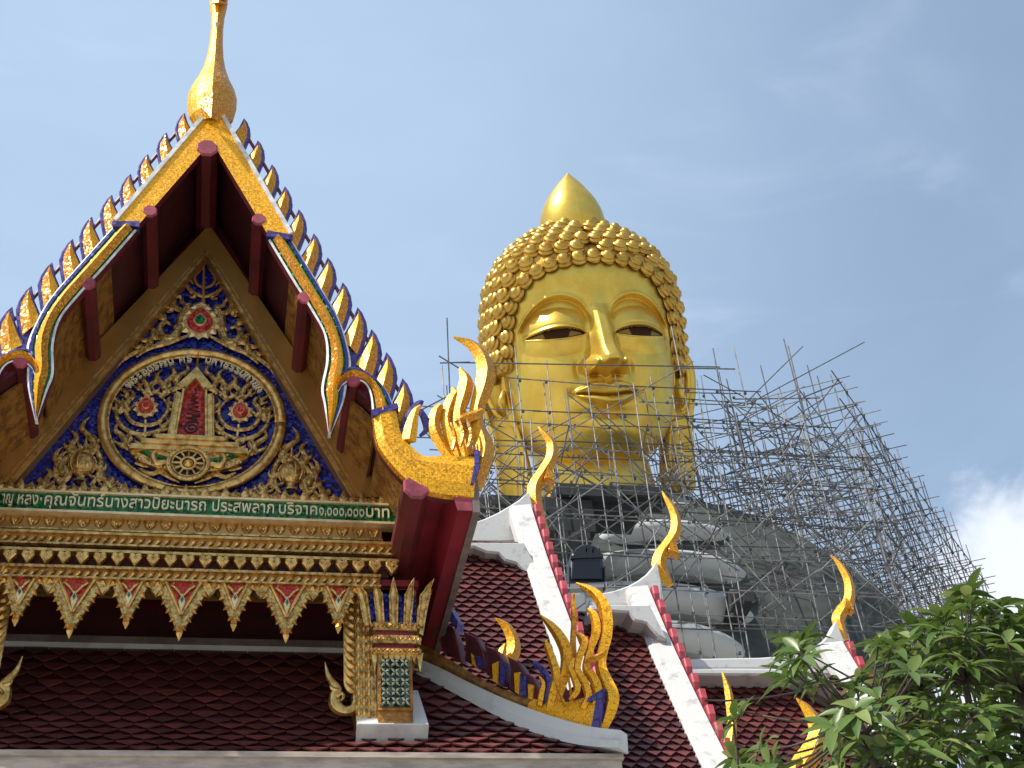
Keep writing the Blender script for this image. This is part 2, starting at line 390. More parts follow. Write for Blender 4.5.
for sg in (-1, 1):
    mb = MB()
    # straight upper length
    A = [(213.5, 100), (292, 236), (268, 237), (213.5, 143)]
    qa = [S(P(x, y, YB), sg) - Vector((0, .03, 0)) for x, y in A]; qa[0].x = qa[3].x = AX
    mb.prism(qa, (0, .1, 0), 'yellow_mosaic', 'maroon_paint')
    B = [(214, 99), (292.5, 235), (289, 236.5), (212.5, 104)]
    mb.prism([S(P(x, y, YB), sg) - Vector((0, .05, 0)) for x, y in B], (0, .12, 0), 'white_trim', 'white_trim')
    C_ = [(267, 234), (293, 238.5), (291, 243.5), (279, 240.5), (266, 240)]
    mb.prism([S(P(x, y, YB), sg) - Vector((0, .06, 0)) for x, y in C_], (0, .13, 0), 'violet_trim', 'violet_trim')
    band(mb, O1, I1, PROF, PMAT, sg); band(mb, O2, I2, PROF, PMAT, sg)
    band(mb, O3, I3, BODY, ['amber_shade_mosaic']+['yellow_mosaic']*3+['amber_shade_mosaic'], sg)
    # blue edging where the body starts and at the end
    mb.prism([S(P(x, y, YB), sg)-Vector((0, .09, 0)) for x, y in ((396, 408), (398, 413), (373, 421), (371, 415))], (0, .1, 0), 'violet_trim')
    mb.prism([S(P(x, y, YB), sg)-Vector((0, .10, 0)) for x, y in ((473, 455), (479, 457), (477, 476), (472, 490), (469, 490), (473, 470))], (0, .15, 0), 'violet_trim')
    bb = mb.build('bargeboard', porch)
    for i, t in enumerate(TIPS): flame(t, .94+.020*i, sg, bb)
    mb = MB()   # rods that tie the flames together
    rp = [S(P(x+2, y+15+.5*i, YB), sg) for i, (x, y) in enumerate(TIPS)]
    mb.tube([Vector((q.x, YB+.085, q.z)) for q in rp], .02, 6, 'maroon_paint'); mb.build('tie_rod', bb)
    # curled blue flame at the foot
    mb = MB(); horn(mb, [(404, 442), (408, 425), (412, 412), (419, 404), (423, 401)], [7, 7, 5, 4, 1.5], sg, 'violet_trim', n=6, dy=.0, fk=.5)
    horn(mb, [(408, 444), (411, 428), (415, 414), (420, 408)], [7, 6, 3.4, 1], sg, 'yellow_mosaic', dy=-.05, fk=.6)
    horn(mb, [(420, 410), (425, 420), (426, 430), (420, 436)], [3, 4, 3, 1.5], sg, 'violet_trim', n=6, fk=.6)
    mb.build('flame_finial', bb)
    mb = MB()
    horn(mb, [(452, 460), (441, 444), (434, 428), (436, 412), (441, 405)], [5, 6, 6.5, 5, 3], sg)
    horn(mb, [(459, 458), (452, 436), (447, 418), (452, 400), (456, 392), (453, 386)], [6, 7, 6, 6.5, 5, 2], sg, dy=.03)
    horn(mb, [(468, 458), (463, 436), (459, 414), (464, 394), (466, 380), (460, 368)], [6, 7, 6, 7.5, 6.5, 1.5], sg, dy=.0)
    horn(mb, [(474, 488), (480, 468), (484, 446), (478, 424), (477, 408), (484, 386), (486, 368), (480, 352), (469, 342), (454, 336)], [7, 9, 10, 7, 7, 9, 9, 8, 6, 1.5], sg, dy=.02, k=6)
    horn(mb, [(455, 425), (464, 421), (474, 418), (482, 413)], [2.5, 5, 5.5, 3], sg, 'amber_shade_mosaic', dy=-.05)
    for q in ((470, 440), (462, 440), (454, 444)):
        horn(mb, [(q[0]-3, q[1]+12), (q[0], q[1]), (q[0]-4, q[1]-16)], [1.5, 2.2, 1.2], sg, 'amber_shade_mosaic', dy=-.09)
    mb.build('serpent_finial', bb)

# ---- the tall finial on the apex
mb = MB()
pf = [(0, 25.5, 124), (5, 25, 118), (18, 25, 104), (26, 25, 90), (29, 24, 80)]
ctr = lambda y: (219-.067*y)
prof = [(128, 15), (120, 22), (108, 25), (97, 25), (88, 22), (78, 16), (68, 11.5), (56, 8.6), (44, 7.2), (30, 6.6), (18, 7.2), (10, 8.8), (4, 9.6), (-2, 9.0), (-8, 7.5), (-20, 5.5), (-45, 4.2), (-75, 3.2), (-105, 2.2), (-125, .6)]
rows = []
for py, r in [(a, b) for a, b in prof]:
    c = P(ctr(py), py, YB+.08); k = .0116*r
    ring = []
    for j in range(16):
        th = 2*math.pi*j/16
        e = (abs(math.cos(th))**1.45+abs(math.sin(th))**1.45)**(-1/1.45)      # four soft ridges, one facing forward
        ring.append(c+Vector((k*e*math.cos(th), k*e*math.sin(th)*.9, 0)))
    ring.append(ring[0]); rows.append(ring)
mb.grid([r[:13] for r in rows], 'yellow_mosaic'); mb.grid([r[12:] for r in rows], 'amber_shade_mosaic')  # right front quarter in the darker tiles, as painted shade
for py, w in ((6, 10.5), (2, 11)):   # beak-like notch
    c = P(ctr(py), py, YB-.02); mb.prism([c+Vector((-.11, 0, .03)), c+Vector((0, -.09, -.04)), c+Vector((.11, 0, .03)), c+Vector((0, .05, .08))], (0, 0, .05), 'amber_shade_mosaic')
c = P(ctr(27), 27, YB-.03); mb.prism([c+Vector((-.03, 0, .10)), c+Vector((.03, 0, .10)), c+Vector((0, -.02, -.06))], (0, .1, 0), 'bright_gilt')
# dark reflections painted as amber triangles on the lower bulb
for sx in (-1, 1):
    a = P(ctr(118), 118, YB-.24); b = P(ctr(92), 92, YB-.27); d = P(ctr(102)+sx*15, 102, YB-.15)
    mb.add([a, b, d], [(0, 1, 2)], 'amber_shade_mosaic')
mb.build('spire_finial', porch)

# ---- gold frame round the pediment
mb = MB()
for sg in (-1, 1):
    fo = [(205, 224), (394, 497), (351, 497), (203.6, 256)]
    q = [S(P(x, y, YP-.08), sg) for x, y in fo]
    q[0].x = q[3].x = AX
    mb.prism([Vector((p.x, YP-.08, p.z)) for p in q], (0, .14, 0), 'satin_gold')
    for a, b, c, d, dep in (((203.6, 252), (356, 497), (352, 497), (203.6, 256), .025), ((203.8, 246.5), (362, 497), (360, 497), (203.8, 249), .012)):
        q = [S(P(x, y, YP-.08), sg) for x, y in (a, b, c, d)]; q[0].x = q[3].x = AX
        mb.prism([Vector((p.x, YP-.08-dep, p.z)) for p in q], (0, .05, 0), 'bright_gilt')
mb.build('gable_frame', porch)
# ---- pediment
mb = MB()
q = [P(203.6, 252, YP+.05), P(352, 498, YP+.05)]; q[0].x = AX
mb.prism([q[0], q[1], S(q[1], -1)], (0, .06, 0), 'blue_mosaic')
ped = mb.build('pediment', porch)
YO = YP+.02
PXM = .0117
def orn(mb, path, rad, sg=1, m='carved_gold', y=YO, n=7, k=5, fk=.75):
    sp = spline([(x, yy, r) for (x, yy), r in zip(path, rad)], k)
    mb.tube([S(P(a, b, y), sg) for a, b, r in sp], [max(r, .2)*1.22*PXM for a, b, r in sp], n, m, flat=(0, 1, 0), fk=fk)
def fl(mb, b, t, side, r=2.6, sgs=(1, -1), m='carved_gold', y=YO):
    b, t = np.array(b, float), np.array(t, float); v = t-b; n_ = np.array([-v[1], v[0]])
    pts = [b+v*s_+n_*o*side for s_, o in ((0, 0), (.22, .20), (.45, .10), (.68, -.12), (.86, -.08), (1, .07))]
    pts = [(p[0], p[1]) for p in pts]
    r *= 1.15; hook = [tuple(b+v*.30+n_*.10*side), tuple(b+v*.42+n_*.34*side), tuple(b+v*.58+n_*.36*side)]; hook2 = [tuple(b+v*.10+n_*.05*side), tuple(b+v*.24-n_*.20*side), tuple(b+v*.42-n_*.26*side)]
    for s in sgs:
        orn(mb, pts, [r*.7, r*1.05, r*.9, r*.75, r*.5, .2], s, m, y); orn(mb, hook, [r*.6, r*.6, .2], s, m, y, n=5, k=3); orn(mb, hook2, [r*.6, r*.6, .2], s, m, y, n=5, k=3)
# ring
RC = Vector((AX+.005, YO-.02, 11.12)); RR = .955
mb = MB()
for rr, rad, m, dy in ((RR, .052, 'bright_gilt', 0), (RR-.062, .016, 'carved_gold', .0)):
    n = 72; mv = []
    pts = [RC+Vector((rr*math.cos(2*math.pi*i/n), dy, rr*math.sin(2*math.pi*i/n))) for i in range(n+1)]
    mb.tube(pts, rad, 10, m, flat=(0, 1, 0), fk=.8)
mb.build('ring_moulding', ped, smooth='all')
# rosettes: leaf petals round a red drop with a green gem
def rosette(cx, cy, r, sg, big):
    mb = MB(); c = S(P(cx, cy, YO), sg); n = 14 if big else 10; r *= PXM
    def drop(t, k): # teardrop outline, pointed at the top
        a = 2*math.pi*t; return Vector((k*math.sin(a)*(1-.28*max(0, math.cos(a))**2), 0, k*(math.cos(a)*1.12+.30*max(0, math.cos(a))**6)))
    for i in range(n):
        d = drop(i/n, r*.80); u = d.normalized(); s_ = Vector((-u.z, 0, u.x)); L_ = r*.27; w = r*.27
        b = c+d-Vector((0, .02, 0))
        mb.add([b-u*L_*.7, b+s_*w, b+u*L_, b-s_*w, b-Vector((0, .035, 0)), b+Vector((0, .04, 0))], [(0, 1, 4), (1, 2, 4), (2, 3, 4), (3, 0, 4), (1, 0, 5), (2, 1, 5), (3, 2, 5), (0, 3, 5)], 'pale_gilt')
    for k, dep, m in ((.80, .03, 'bright_gilt'), (.62, .05, 'red_mosaic'), (.34, .06, 'bright_gilt'), (.24, .075, 'green_mosaic' if big else 'red_mosaic')):
        mb.prism([c+drop(i/20, r*k)-Vector((0, dep, 0)) for i in range(20)], (0, .04+dep, 0), m, bev=.006)
    return mb.build('rosette', ped)
rosette(200, 323, 20, 1, True)
for sg in (1, -1): rosette(146, 408, 11.5, sg, False)
# scrollwork, left half drawn and mirrored
mb = MB()
for b, t, s_, r in [((118, 414), (116, 391), 1, 2.4), ((130, 411), (131, 389), -1, 2.2), ((143, 394), (147, 373), 1, 2.2), ((152, 396), (156, 372), -1, 2.2), ((160, 398), (160, 370), 1, 2.4), ((170, 394), (171, 365), -1, 2.4), ((180, 388), (186, 362), -1, 2.2), ((121, 448), (118, 422), 1, 2.4), ((131, 450), (128, 433), -1, 2.0), ((140, 446), (138, 429), 1, 2.0),
                        ((125, 398), (122, 384), 1, 1.6), ((137, 390), (138, 377), 1, 1.5), ((172, 412), (170, 396), 1, 1.8), ((164, 432), (167, 418), -1, 1.8)]:
    fl(mb, b, t, s_, r)
for sg in (1, -1):
    orn(mb, [(116, 404), (117, 418), (124, 428), (137, 434), (152, 433), (165, 427), (171, 418)], [1.2, 1.8, 2, 2, 2, 1.8, 1], sg)
    orn(mb, [(128, 399), (126, 411), (131, 421), (142, 425), (155, 424), (164, 417), (168, 407), (163, 398)], [1, 1.7, 1.9, 1.9, 1.9, 1.8, 1.6, .8], sg)
    orn(mb, [(145.5, 420), (144.5, 442)], [1, 1], sg, 'pale_gilt')
    orn(mb, [(140, 469), (150, 474), (160, 472), (170, 477), (180, 482)], [1.2, 2.2, 2.2, 2.2, 1.2], sg); orn(mb, [(135, 463), (146, 466), (154, 463), (164, 468)], [1, 1.6, 1.6, 1], sg)
    # upper corner
    orn(mb, [(189, 304), (182, 315), (179, 329), (171, 338), (163, 336), (160, 328), (165, 322), (171, 325)], [2, 3.2, 3.6, 3.4, 3, 2.6, 2, 1], sg)
    orn(mb, [(184, 312), (176, 308), (174, 300), (179, 296), (182, 301)], [2.4, 2.6, 2.2, 1.8, .8], sg)
    orn(mb, [(203, 297), (196, 294), (189, 289), (186, 283), (190, 280), (193, 284)], [1.4, 1.8, 1.6, 1.4, 1.2, .6], sg, 'satin_gold')
    orn(mb, [(203, 288), (197, 284), (195, 277), (203, 268)], [1, 1.3, 1.1, .5], sg, 'satin_gold')
    orn(mb, [(136, 357), (150, 348), (168, 343), (190, 335)], [1, 2.2, 2.4, 1.2], sg)
    orn(mb, [(112, 372), (122, 361), (136, 352), (146, 347)], [.6, 1.6, 2, 1.2], sg)
    for b, t, s_, r in [((186, 313), (183, 297), 1, 2), ((171, 312), (164, 303), 1, 2), ((166, 318), (157, 313), -1, 2), ((158, 338), (150, 328), -1, 2.4), ((150, 346), (141, 336), 1, 2.4), ((162, 345), (158, 333), 1, 2.2), ((143, 351), (134, 344), 1, 2), ((172, 342), (168, 334), -1, 1.8), ((193, 299), (191, 288), 1, 1.6), ((176, 330), (184, 322), -1, 2), ((180, 322), (188, 318), 1, 1.5)]:
        fl(mb, b, t, s_, r, (sg,))
    # lower corner
    for b, t, s_, r in [((60, 484), (60, 447), 1, 2.8), ((67, 478), (71, 440), -1, 2.6), ((88, 456), (87, 417), 1, 2.6), ((76, 456), (72, 430), -1, 2.3), ((97, 482), (93, 452), 1, 2.2), ((50, 488), (47, 468), -1, 2.4), ((104, 488), (102, 470), 1, 2.2), ((42, 489), (40, 477), 1, 2), ((112, 489), (111, 476), -1, 2), ((95, 452), (93, 434), -1, 1.8), ((120, 490), (118, 480), 1, 1.8)]:
        fl(mb, b, t, s_, r, (sg,))
    orn(mb, [(90, 486), (98, 476), (101, 462), (97, 451), (90, 445)], [1.4, 2, 2.2, 2, 1], sg); orn(mb, [(62, 487), (56, 476), (57, 463), (62, 455), (66, 452)], [1.2, 2, 2, 1.6, .8], sg)
orn(mb, [(203.3, 306), (203.6, 290), (204, 258)], [1.6, 1.3, .5], 1, 'satin_gold')
mb.build('scrollwork', ped, smooth=True)
# urns
for sg in (1, -1):
    c = S(P(80, 482, YO), sg); s_ = PXM; mb = MB()
    mb.lathe([(6*s_, 0), (6*s_, 2*s_), (3.5*s_, 4*s_), (4*s_, 7*s_), (9*s_, 10*s_), (11.5*s_, 16*s_), (11.5*s_, 22*s_), (9*s_, 28*s_), (5*s_, 31*s_), (5.5*s_, 33*s_), (2.5*s_, 36*s_), (1.6*s_, 42*s_), (.3*s_, 55*s_)], c, 'carved_gold', 16, ys=.7)
    for i in range(10):
        a = 2*math.pi*i/10; mb.tube([c+Vector((math.cos(a)*r_*s_, math.sin(a)*r_*s_*.7, h*s_)) for r_, h in ((9.2, 10), (11.9, 16), (11.9, 22), (9.2, 28))], .008, 5, 'bright_gilt')
    mb.build('urn_relief', ped, smooth=True)
# shrine with the red panel and the black written sign
mb = MB(); ys = YO-.06
def both(pts, y): q = [P(a, b, y) for a, b in pts]; return [Vector((p.x, y, p.z)) for p in q]
def symp(right, y):            # right-hand outline in px -> closed symmetric polygon
    r_ = [P(a, b, y) for a, b in right]; r_ = [Vector((p.x, y, p.z)) for p in r_]; return r_ + [S(p, -1) for p in reversed(r_)]
def onax(y, py): return Vector((AX, y, P(196, py, y).z))
rp = symp([(207, 441), (205.5, 392), (201, 386)], ys+.03); top = onax(ys+.03, 379)
mb.prism([rp[0], rp[1], rp[2], top, rp[3], rp[4], rp[5]], (0, .05, 0), 'red_mosaic')
for sg in (1, -1):
    for (x0, x1, y0, y1, d) in ((206.5, 213, 440, 393, .03), (204.5, 207.5, 440, 391, .045), (211, 214.5, 440, 396, .015)):
        q = [S(P(a, b, ys), sg) for a, b in ((x0, y0), (x1, y0), (x1, y1), (x0, y1-2))]
        mb.prism([Vector((p.x, ys-d, p.z)) for p in q], (0, .07+d, 0), 'bright_gilt', bev=.008)
    for (o, i, d) in (((216, 394), (207, 396), .03), ((213, 389), (205, 392), .045)):
        a = S(P(*o, ys), sg); b = S(P(*i, ys), sg); tp = onax(ys, 369); tq = onax(ys, 380)
        mb.prism([Vector((p.x, ys-d, p.z)) for p in (a, tp, tq, b)], (0, .07+d, 0), 'bright_gilt')
    for k in range(7):
        t = k/6.5; a = S(P(216-20*t*.95, 394-23*t, ys-.02), sg)
        mb.lathe([(.018, -.01), (.022, .0), (.012, .035), (.002, .06)], a, 'bright_gilt', 6)
mb.tube([onax(ys, 372), onax(ys, 362), onax(ys, 352)], [.028, .014, .004], 8, 'bright_gilt')
mb.lathe([(.035, 0), (.04, .015), (.02, .05)], onax(ys, 371), 'bright_gilt', 10)
for (w, a, b, d) in ((22.5, 446, 442, .06), (19.5, 442, 439.5, .04), (24.5, 450, 446, .08)):
    c = P(193.5, 440, ys); z0, z1 = zof(a, ys), zof(b, ys)
    mb.box((AX-w*PXM, ys-d, z0), (AX+w*PXM, ys+.06, z1-.002), 'bright_gilt')
mb.build('shrine_relief', ped)
mb = MB(); pts = []
for k in range(40):
    t = k/39; a = t*3.6*math.pi; r_ = 1.2+7.2*t; pts.append((191.5+r_*math.cos(a+.5), 427.5+r_*math.sin(a+.5)*.82))
pts += [(197, 419.5)]
for k in range(12):
    t = k/11; pts.append((193.2+(1 if k % 2 else -1)*(7.2-5.6*t)+t*1.5, 418-25*t))
pts.append((195.3, 388))
mb.tube([P(a, b, ys+.022) for a, b in pts], .010, 5, 'black_ink', flat=(0, 1, 0), fk=.6); mb.build('written_sign', ped)
# boat and wheel
mb = MB()
def sweepx(prof_l, y0, th, m):     # closed polygon from left px outline mirrored
    l = [P(a, b, y0) for a, b in prof_l]; l = [Vector((p.x, y0, p.z)) for p in l]; mb.prism(l+[S(p, -1) for p in reversed(l)], (0, th, 0), m, bev=.012)
sweepx([(190, 462), (170, 461), (150, 456.5), (136, 450), (126, 441), (130, 452), (141, 461), (158, 467), (175, 470), (190, 471)][::-1], YO-.07, .08, 'carved_gold')
sweepx([(190, 458.5), (172, 457), (152, 452), (138, 446), (137, 449.5), (151, 456), (171, 461), (190, 462.5)][::-1], YO-.09, .08, 'green_mosaic')
sweepx([(190, 452), (172, 451), (156, 448), (138, 442.5), (138, 446), (152, 452), (172, 457), (190, 458.5)][::-1], YO-.10, .09, 'carved_gold')
sweepx([(190, 449.5), (170, 448.5), (156, 446), (155, 448.5), (171, 451), (190, 452)][::-1], YO-.12, .1, 'bright_gilt')
for w_, a_, b_, d_ in ((30, 448.5, 444.5, .17), (43, 453, 448.6, .15), (52, 458, 453.1, .13)):
    mb.box((AX-w_*PXM, YO-d_, zof(a_, YO, 193)), (AX+w_*PXM, YO-.02, zof(b_, YO, 193)), 'bright_gilt')
for sg in (1, -1):
    orn(mb, [(158, 450), (153, 455), (156, 463), (166, 462), (172, 466), (180, 466)], [1.6, 2.2, 2.4, 2.2, 2, 1.2], sg, 'bright_gilt', YO-.10)
    fl(mb, (157, 445), (157, 431), 1, 2.6, (sg,), 'bright_gilt', YO-.06)
    for i in range(12):
        c = S(P(136+i*3.6, 457.5+i*1.25 if i < 6 else 465+(i-6)*.8, YO-.08), sg); mb.lathe([(.001, -.014), (.013, 0), (.001, .014)], c, 'pale_gilt', 6)
mb.build('boat_relief', ped)
mb = MB(); wc = Vector((AX, YO-.14, P(190, 463, YO-.14).z)); n = 36
for rr, rad, m in ((.205, .026, 'bright_gilt'), (.165, .010, 'carved_gold'), (.075, .016, 'bright_gilt')):
    mb.tube([wc+Vector((rr*math.cos(2*math.pi*i/n), 0, rr*math.sin(2*math.pi*i/n))) for i in range(n+1)], rad, 8, m, flat=(0, 1, 0), fk=.7)
for i in range(12):
    a = 2*math.pi*i/12; u = Vector((math.cos(a), 0, math.sin(a))); mb.tube([wc+u*.07, wc+u*.12, wc+u*.17], [.008, .013, .008], 6, 'bright_gilt')
for i in range(24):
    a = 2*math.pi*i/24; u = Vector((math.cos(a), 0, math.sin(a))); mb.lathe([(.001, -.012), (.012, 0), (.001, .012)], wc+u*.205-Vector((0, .018, 0)), 'carved_gold', 5)
mb.prism([wc+Vector((.19*math.cos(2*math.pi*i/24), .03, .19*math.sin(2*math.pi*i/24))) for i in range(24)], (0, .05, 0), 'black_ink')
mb.lathe([(.055, -.02), (.05, .0), (.02, .03), (.002, .035)], wc, 'bright_gilt', 12, ax=(0, -1, 0))
mb.build('wheel_relief', ped)

# ---- lettering helpers
def text_mesh(body, off=.022):
    c = bpy.data.curves.new('text', 'FONT'); c.body = body; c.size = 1; c.extrude = .05; c.offset = off; c.resolution_u = 3
    o = bpy.data.objects.new('text', c); COL.objects.link(o)
    dg = bpy.context.evaluated_depsgraph_get(); dg.update()
    me = bpy.data.meshes.new_from_object(o.evaluated_get(dg))
    vs = [tuple(v.co) for v in me.vertices]; fs = [tuple(p.vertices) for p in me.polygons]
    bpy.data.objects.remove(o); bpy.data.curves.remove(c); bpy.data.meshes.remove(me)
    return vs, fs
# words on the ring
def arc_word(clusters, a0, a1, rad, h):
    tot = len(clusters); mb = MB()
    for i, w in enumerate(clusters):
        if w == ' ': continue
        a = R(a0+(a1-a0)*i/(tot-1)); vs, fs = text_mesh(w, .0)
        xs = [v[0] for v in vs]; cx = (min(xs)+max(xs))/2
        u = Vector((math.sin(a), 0, math.cos(a))); t = Vector((math.cos(a), 0, -math.sin(a)))
        mb.add([RC+u*(rad+v[1]*h)+t*((v[0]-cx)*h*1.05)+Vector((0, -.045-v[2]*.4, 0)) for v in vs], fs, 'lettering')
    mb.build('lettering', ped)
arc_word(['พ', 'ร', 'ะ', 'อุ', 'ด', 'ร', 'ค', 'ณ', ' ', 'ศ', 'รี'], -60, -7, .780, .125)
arc_word(['ม', 'ห', 'า', 'ธ', 'ร', 'ร', 'ม', 'ท', 'า', 'ย', 'ก'], 8, 58, .780, .125)

# ---- the green inscription band
YS = YP-.16
zs0, zs1 = zof(516.5, YS), zof(499, YS); hw = 2.19
mb = MB()
mb.box((AX-hw, YS, zs0), (AX+hw, YS+.16, zs1), 'green_mosaic')
board = mb.build('inscription_board', porch)
mb = MB()
for z0, z1 in ((zs1-.004, zs1+.020), (zs0-.024, zs0+.004)): mb.box((AX-hw-.03, YS-.03, z0), (AX+hw+.03, YS+.13, z1), 'pale_gilt')
for sx in (-1, 1): mb.box((AX+sx*(hw+.015)-.018, YS-.028, zs0-.023), (AX+sx*(hw+.015)+.018, YS+.12, zs1+.019), 'pale_gilt')
mb.build('border', board)
for w, x0, x1 in (('าญ', 2, 13), ('หลง', 18, 38.5), ('·', 40, 42), ('คุณจันทร์', 45, 104), ('นางสาวปิยะนารถ', 106, 206), ('ประสพลาภ', 212.5, 274), ('บริจาค', 279, 317), ('๑,๐๐๐,๐๐๐', 319, 364), ('บาท', 366, 389)):
    mb = MB(); vs, fs = text_mesh(w, .0); xs = [v[0] for v in vs]; a, b = min(xs), max(xs)
    w0 = P(x0, 505+.03*(x0-200), YS).x; w1 = P(x1, 505+.03*(x1-200), YS).x; h = .195; zb = zs0+(zs1-zs0)*.30
    if w == '·': w1 = w0+.02
    mb.add([Vector((w0+(v[0]-a)/(b-a)*(w1-w0), YS-.008-v[2]*.3, zb+v[1]*h)) for v in vs], fs, 'lettering'); mb.build('lettering', board)

# ---- crest of little buds standing on the band
mb = MB(); zc = zs1+.020; n = 43
for i in range(n):
    x = AX+(-hw+.05)+(2*hw-.1)*i/(n-1); c = Vector((x, YS+.03, zc)); k = .72+.22*(i % 2)
    mb.tube([c, c+Vector((0, -.02, .05*k)), c+Vector((0, -.02, .10*k)), c+Vector((0, 0, .19*k))], [.03, .048, .034, .003], 6, 'carved_gold', flat=(0, 1, 0), fk=.6)
    for sx in (-1, 1):
        d = Vector((sx*.036, 0, 0)); mb.tube([c+d*.5, c+d+Vector((0, -.015, .03)), c+d*1.25+Vector((0, 0, .075)), c+d*.9+Vector((0, 0, .10))], [.018, .026, .018, .003], 5, 'carved_gold', flat=(0, 1, 0), fk=.6)
mb.box((AX-hw, YS+.0, zc-.002), (AX+hw, YS+.1, zc+.02), 'satin_gold')
mb.build('bud_crest', porch, smooth=True)

# ---- gilded cornice mouldings
def cornice(py0, py1, Y, half, style):
    z0, z1 = zof(py1, Y), zof(py0, Y); h = z1-z0; mb = MB()
    mb.box((AX-half, Y, z0+.004), (AX+half, Y+.35, z1-.004), 'satin_gold')
    mb.box((AX-half-.01, Y-.035, z1-.030), (AX+half+.01, Y+.3, z1-.001), 'bright_gilt' if style != 2 else 'carved_gold')
    mb.box((AX-half-.01, Y-.03, z0+.001), (AX+half+.01, Y+.3, z0+.022), 'carved_gold')
    if style == 0:       # running leaf
        n = int(2*half/.16)
        for i in range(n):
            x = AX-half+(i+.5)*2*half/n; m_ = z0+h*.48
            for sx in (-1, 1):
                mb.tube([Vector((x+sx*.01, Y-.005, m_-h*.22)), Vector((x+sx*.035, Y-.03, m_+h*.02)), Vector((x+sx*.066, Y-.005, m_+h*.26))], [.008, .020, .004], 5, 'carved_gold')
            mb.lathe([(.001, -.02), (.022, 0), (.001, .02)], Vector((x, Y-.012, m_-h*.02)), 'bright_gilt', 6)
    else:
        n = int(2*half/.085)
        for i in range(n):
            x = AX-half+(i+.5)*2*half/n; mb.tube([Vector((x-.04, Y, z0+h*.22)), Vector((x, Y-.025, z0+h*.45)), Vector((x+.035, Y, z0+h*.72))], [.010, .022, .010], 5, 'carved_gold')
    return mb.build('cornice', porch)
cornice(518, 536, YP-.10, 2.03, 0)
cornice(537, 550, YP-.14, 2.15, 1)
cornice(570.5, 583, YP-.12, 2.0, 2)
mb = MB(); yl = YP-.20; n = 26
zt, zb = zof(551, yl), zof(565, yl)
mb.box((AX-2.2, yl+.03, zt-.03), (AX+2.2, yl+.3, zt+.0), 'bright_gilt')
for i in range(n):
    x = AX-2.12+4.24*i/(n-1); h = zt-zb
    pts = [(0, -h), (.030, -h*.72), (.062, -h*.45), (.060, -h*.18), (.03, -h*.08), (0, -h*.2), (-.03, -h*.08), (-.060, -h*.18), (-.062, -h*.45), (-.030, -h*.72)]
    mb.prism([Vector((x+a, yl, zt-.02+b)) for a, b in pts], (0, .07, 0), 'bright_gilt', bev=.014)
    mb.lathe([(.001, -.02), (.018, 0), (.001, .02)], Vector((x, yl-.005, zt-.02-h*.45)), 'carved_gold', 6)
mb.build('petal_frieze', porch)
mb = MB(); mb.box((AX-2.1, YP-.06, zof(572, YP-.06)), (AX+2.1, YP+.5, zof(549, YP-.06)), 'dark_maroon'); mb.build('beam', porch)

# ---- hanging pendants of the valance
YV = YP-.10; zv = zof(583, YV)
def pendant_mesh(half, drop, leaves):
    mb = MB()
    mb.prism([Vector((-half, 0, 0)), Vector((half, 0, 0)), Vector((0, 0, -drop))], (0, .05, 0), 'carved_gold')
    mb.prism([Vector((-half*.54, -.012, -.01)), Vector((half*.54, -.012, -.01)), Vector((0, -.012, -drop*.56))], (0, .03, 0), 'red_mosaic')
    for sx in (-1, 1):
        mb.tube([Vector((sx*half*.60, -.02, 0)), Vector((0, -.02, -drop*.62))], .016, 6, 'bright_gilt')
        for i in range(leaves):
            t = (i+.3)/leaves; c = Vector((sx*half*.93*(1-t), -.012, -drop*.97*t)); u = Vector((sx*drop, 0, -half)).normalized(); w = Vector((-sx*half, 0, -drop)).normalized()
            u = (u+w*.5).normalized(); k = .062*(1-.25*t); v_ = Vector((-u.z, 0, u.x))
            mb.add([c-u*k*.4, c+v_*k*.55, c+u*k, c-v_*k*.55, c-Vector((0, .04, 0)), c+Vector((0, .04, 0))], [(0, 1, 4), (1, 2, 4), (2, 3, 4), (3, 0, 4), (1, 0, 5), (2, 1, 5), (3, 2, 5), (0, 3, 5)], 'bright_gilt')
        mb.tube([Vector((0, -.035, -drop*.30)), Vector((sx*half*.22, -.035, -drop*.16)), Vector((sx*half*.38, -.035, -drop*.10)), Vector((sx*half*.30, -.035, -drop*.03))], [.010, .018, .014, .004], 5, 'carved_gold')
    mb.prism([Vector((0, -.05, -drop*.62)), Vector((.035, -.05, -drop*.40)), Vector((0, -.05, -drop*.24)), Vector((-.035, -.05, -drop*.40))], (0, .05, 0), 'pale_gilt', bev=.008)
    mb.prism([Vector((0, -.06, -drop*.44)), Vector((.016, -.06, -drop*.37)), Vector((0, -.06, -drop*.31)), Vector((-.016, -.06, -drop*.37))], (0, .03, 0), 'green_mosaic')
    mb.tube([Vector((0, 0, -drop*.86)), Vector((0, -.02, -drop*.98)), Vector((0, 0, -drop*1.09))], [.03, .035, .003], 6, 'bright_gilt')
    return mb
zt_big = zof(641, YV, 177); zt_sm = zof(629, YV, 123)
protos = {}
for i, xp in enumerate((13.7, 67, 123, 177, 233, 284, 338)):
    pass
xs_p = [P(xp, 632, YV).x for xp in (13.7, 67, 123, 177, 233, 284, 338)]
stepx = (xs_p[-1]-xs_p[0])/6
for i in range(-2, 7):
    big = i % 2 != 0; x = xs_p[0]+stepx*i
    if x < AX-2.2: continue
    if big not in protos:
        m_ = pendant_mesh(.28 if big else .19, (zv-zt_big)/1.09 if big else (zv-zt_sm)/1.09, 6 if big else 4)
        m_.v = [Vector(v)+Vector((x, YV, zv)) for v in m_.v]; o = m_.build('pendant', porch); protos[big] = (o, x)
    else:
        o = protos[big][0].copy(); COL.objects.link(o); o.location.x += x-protos[big][1]
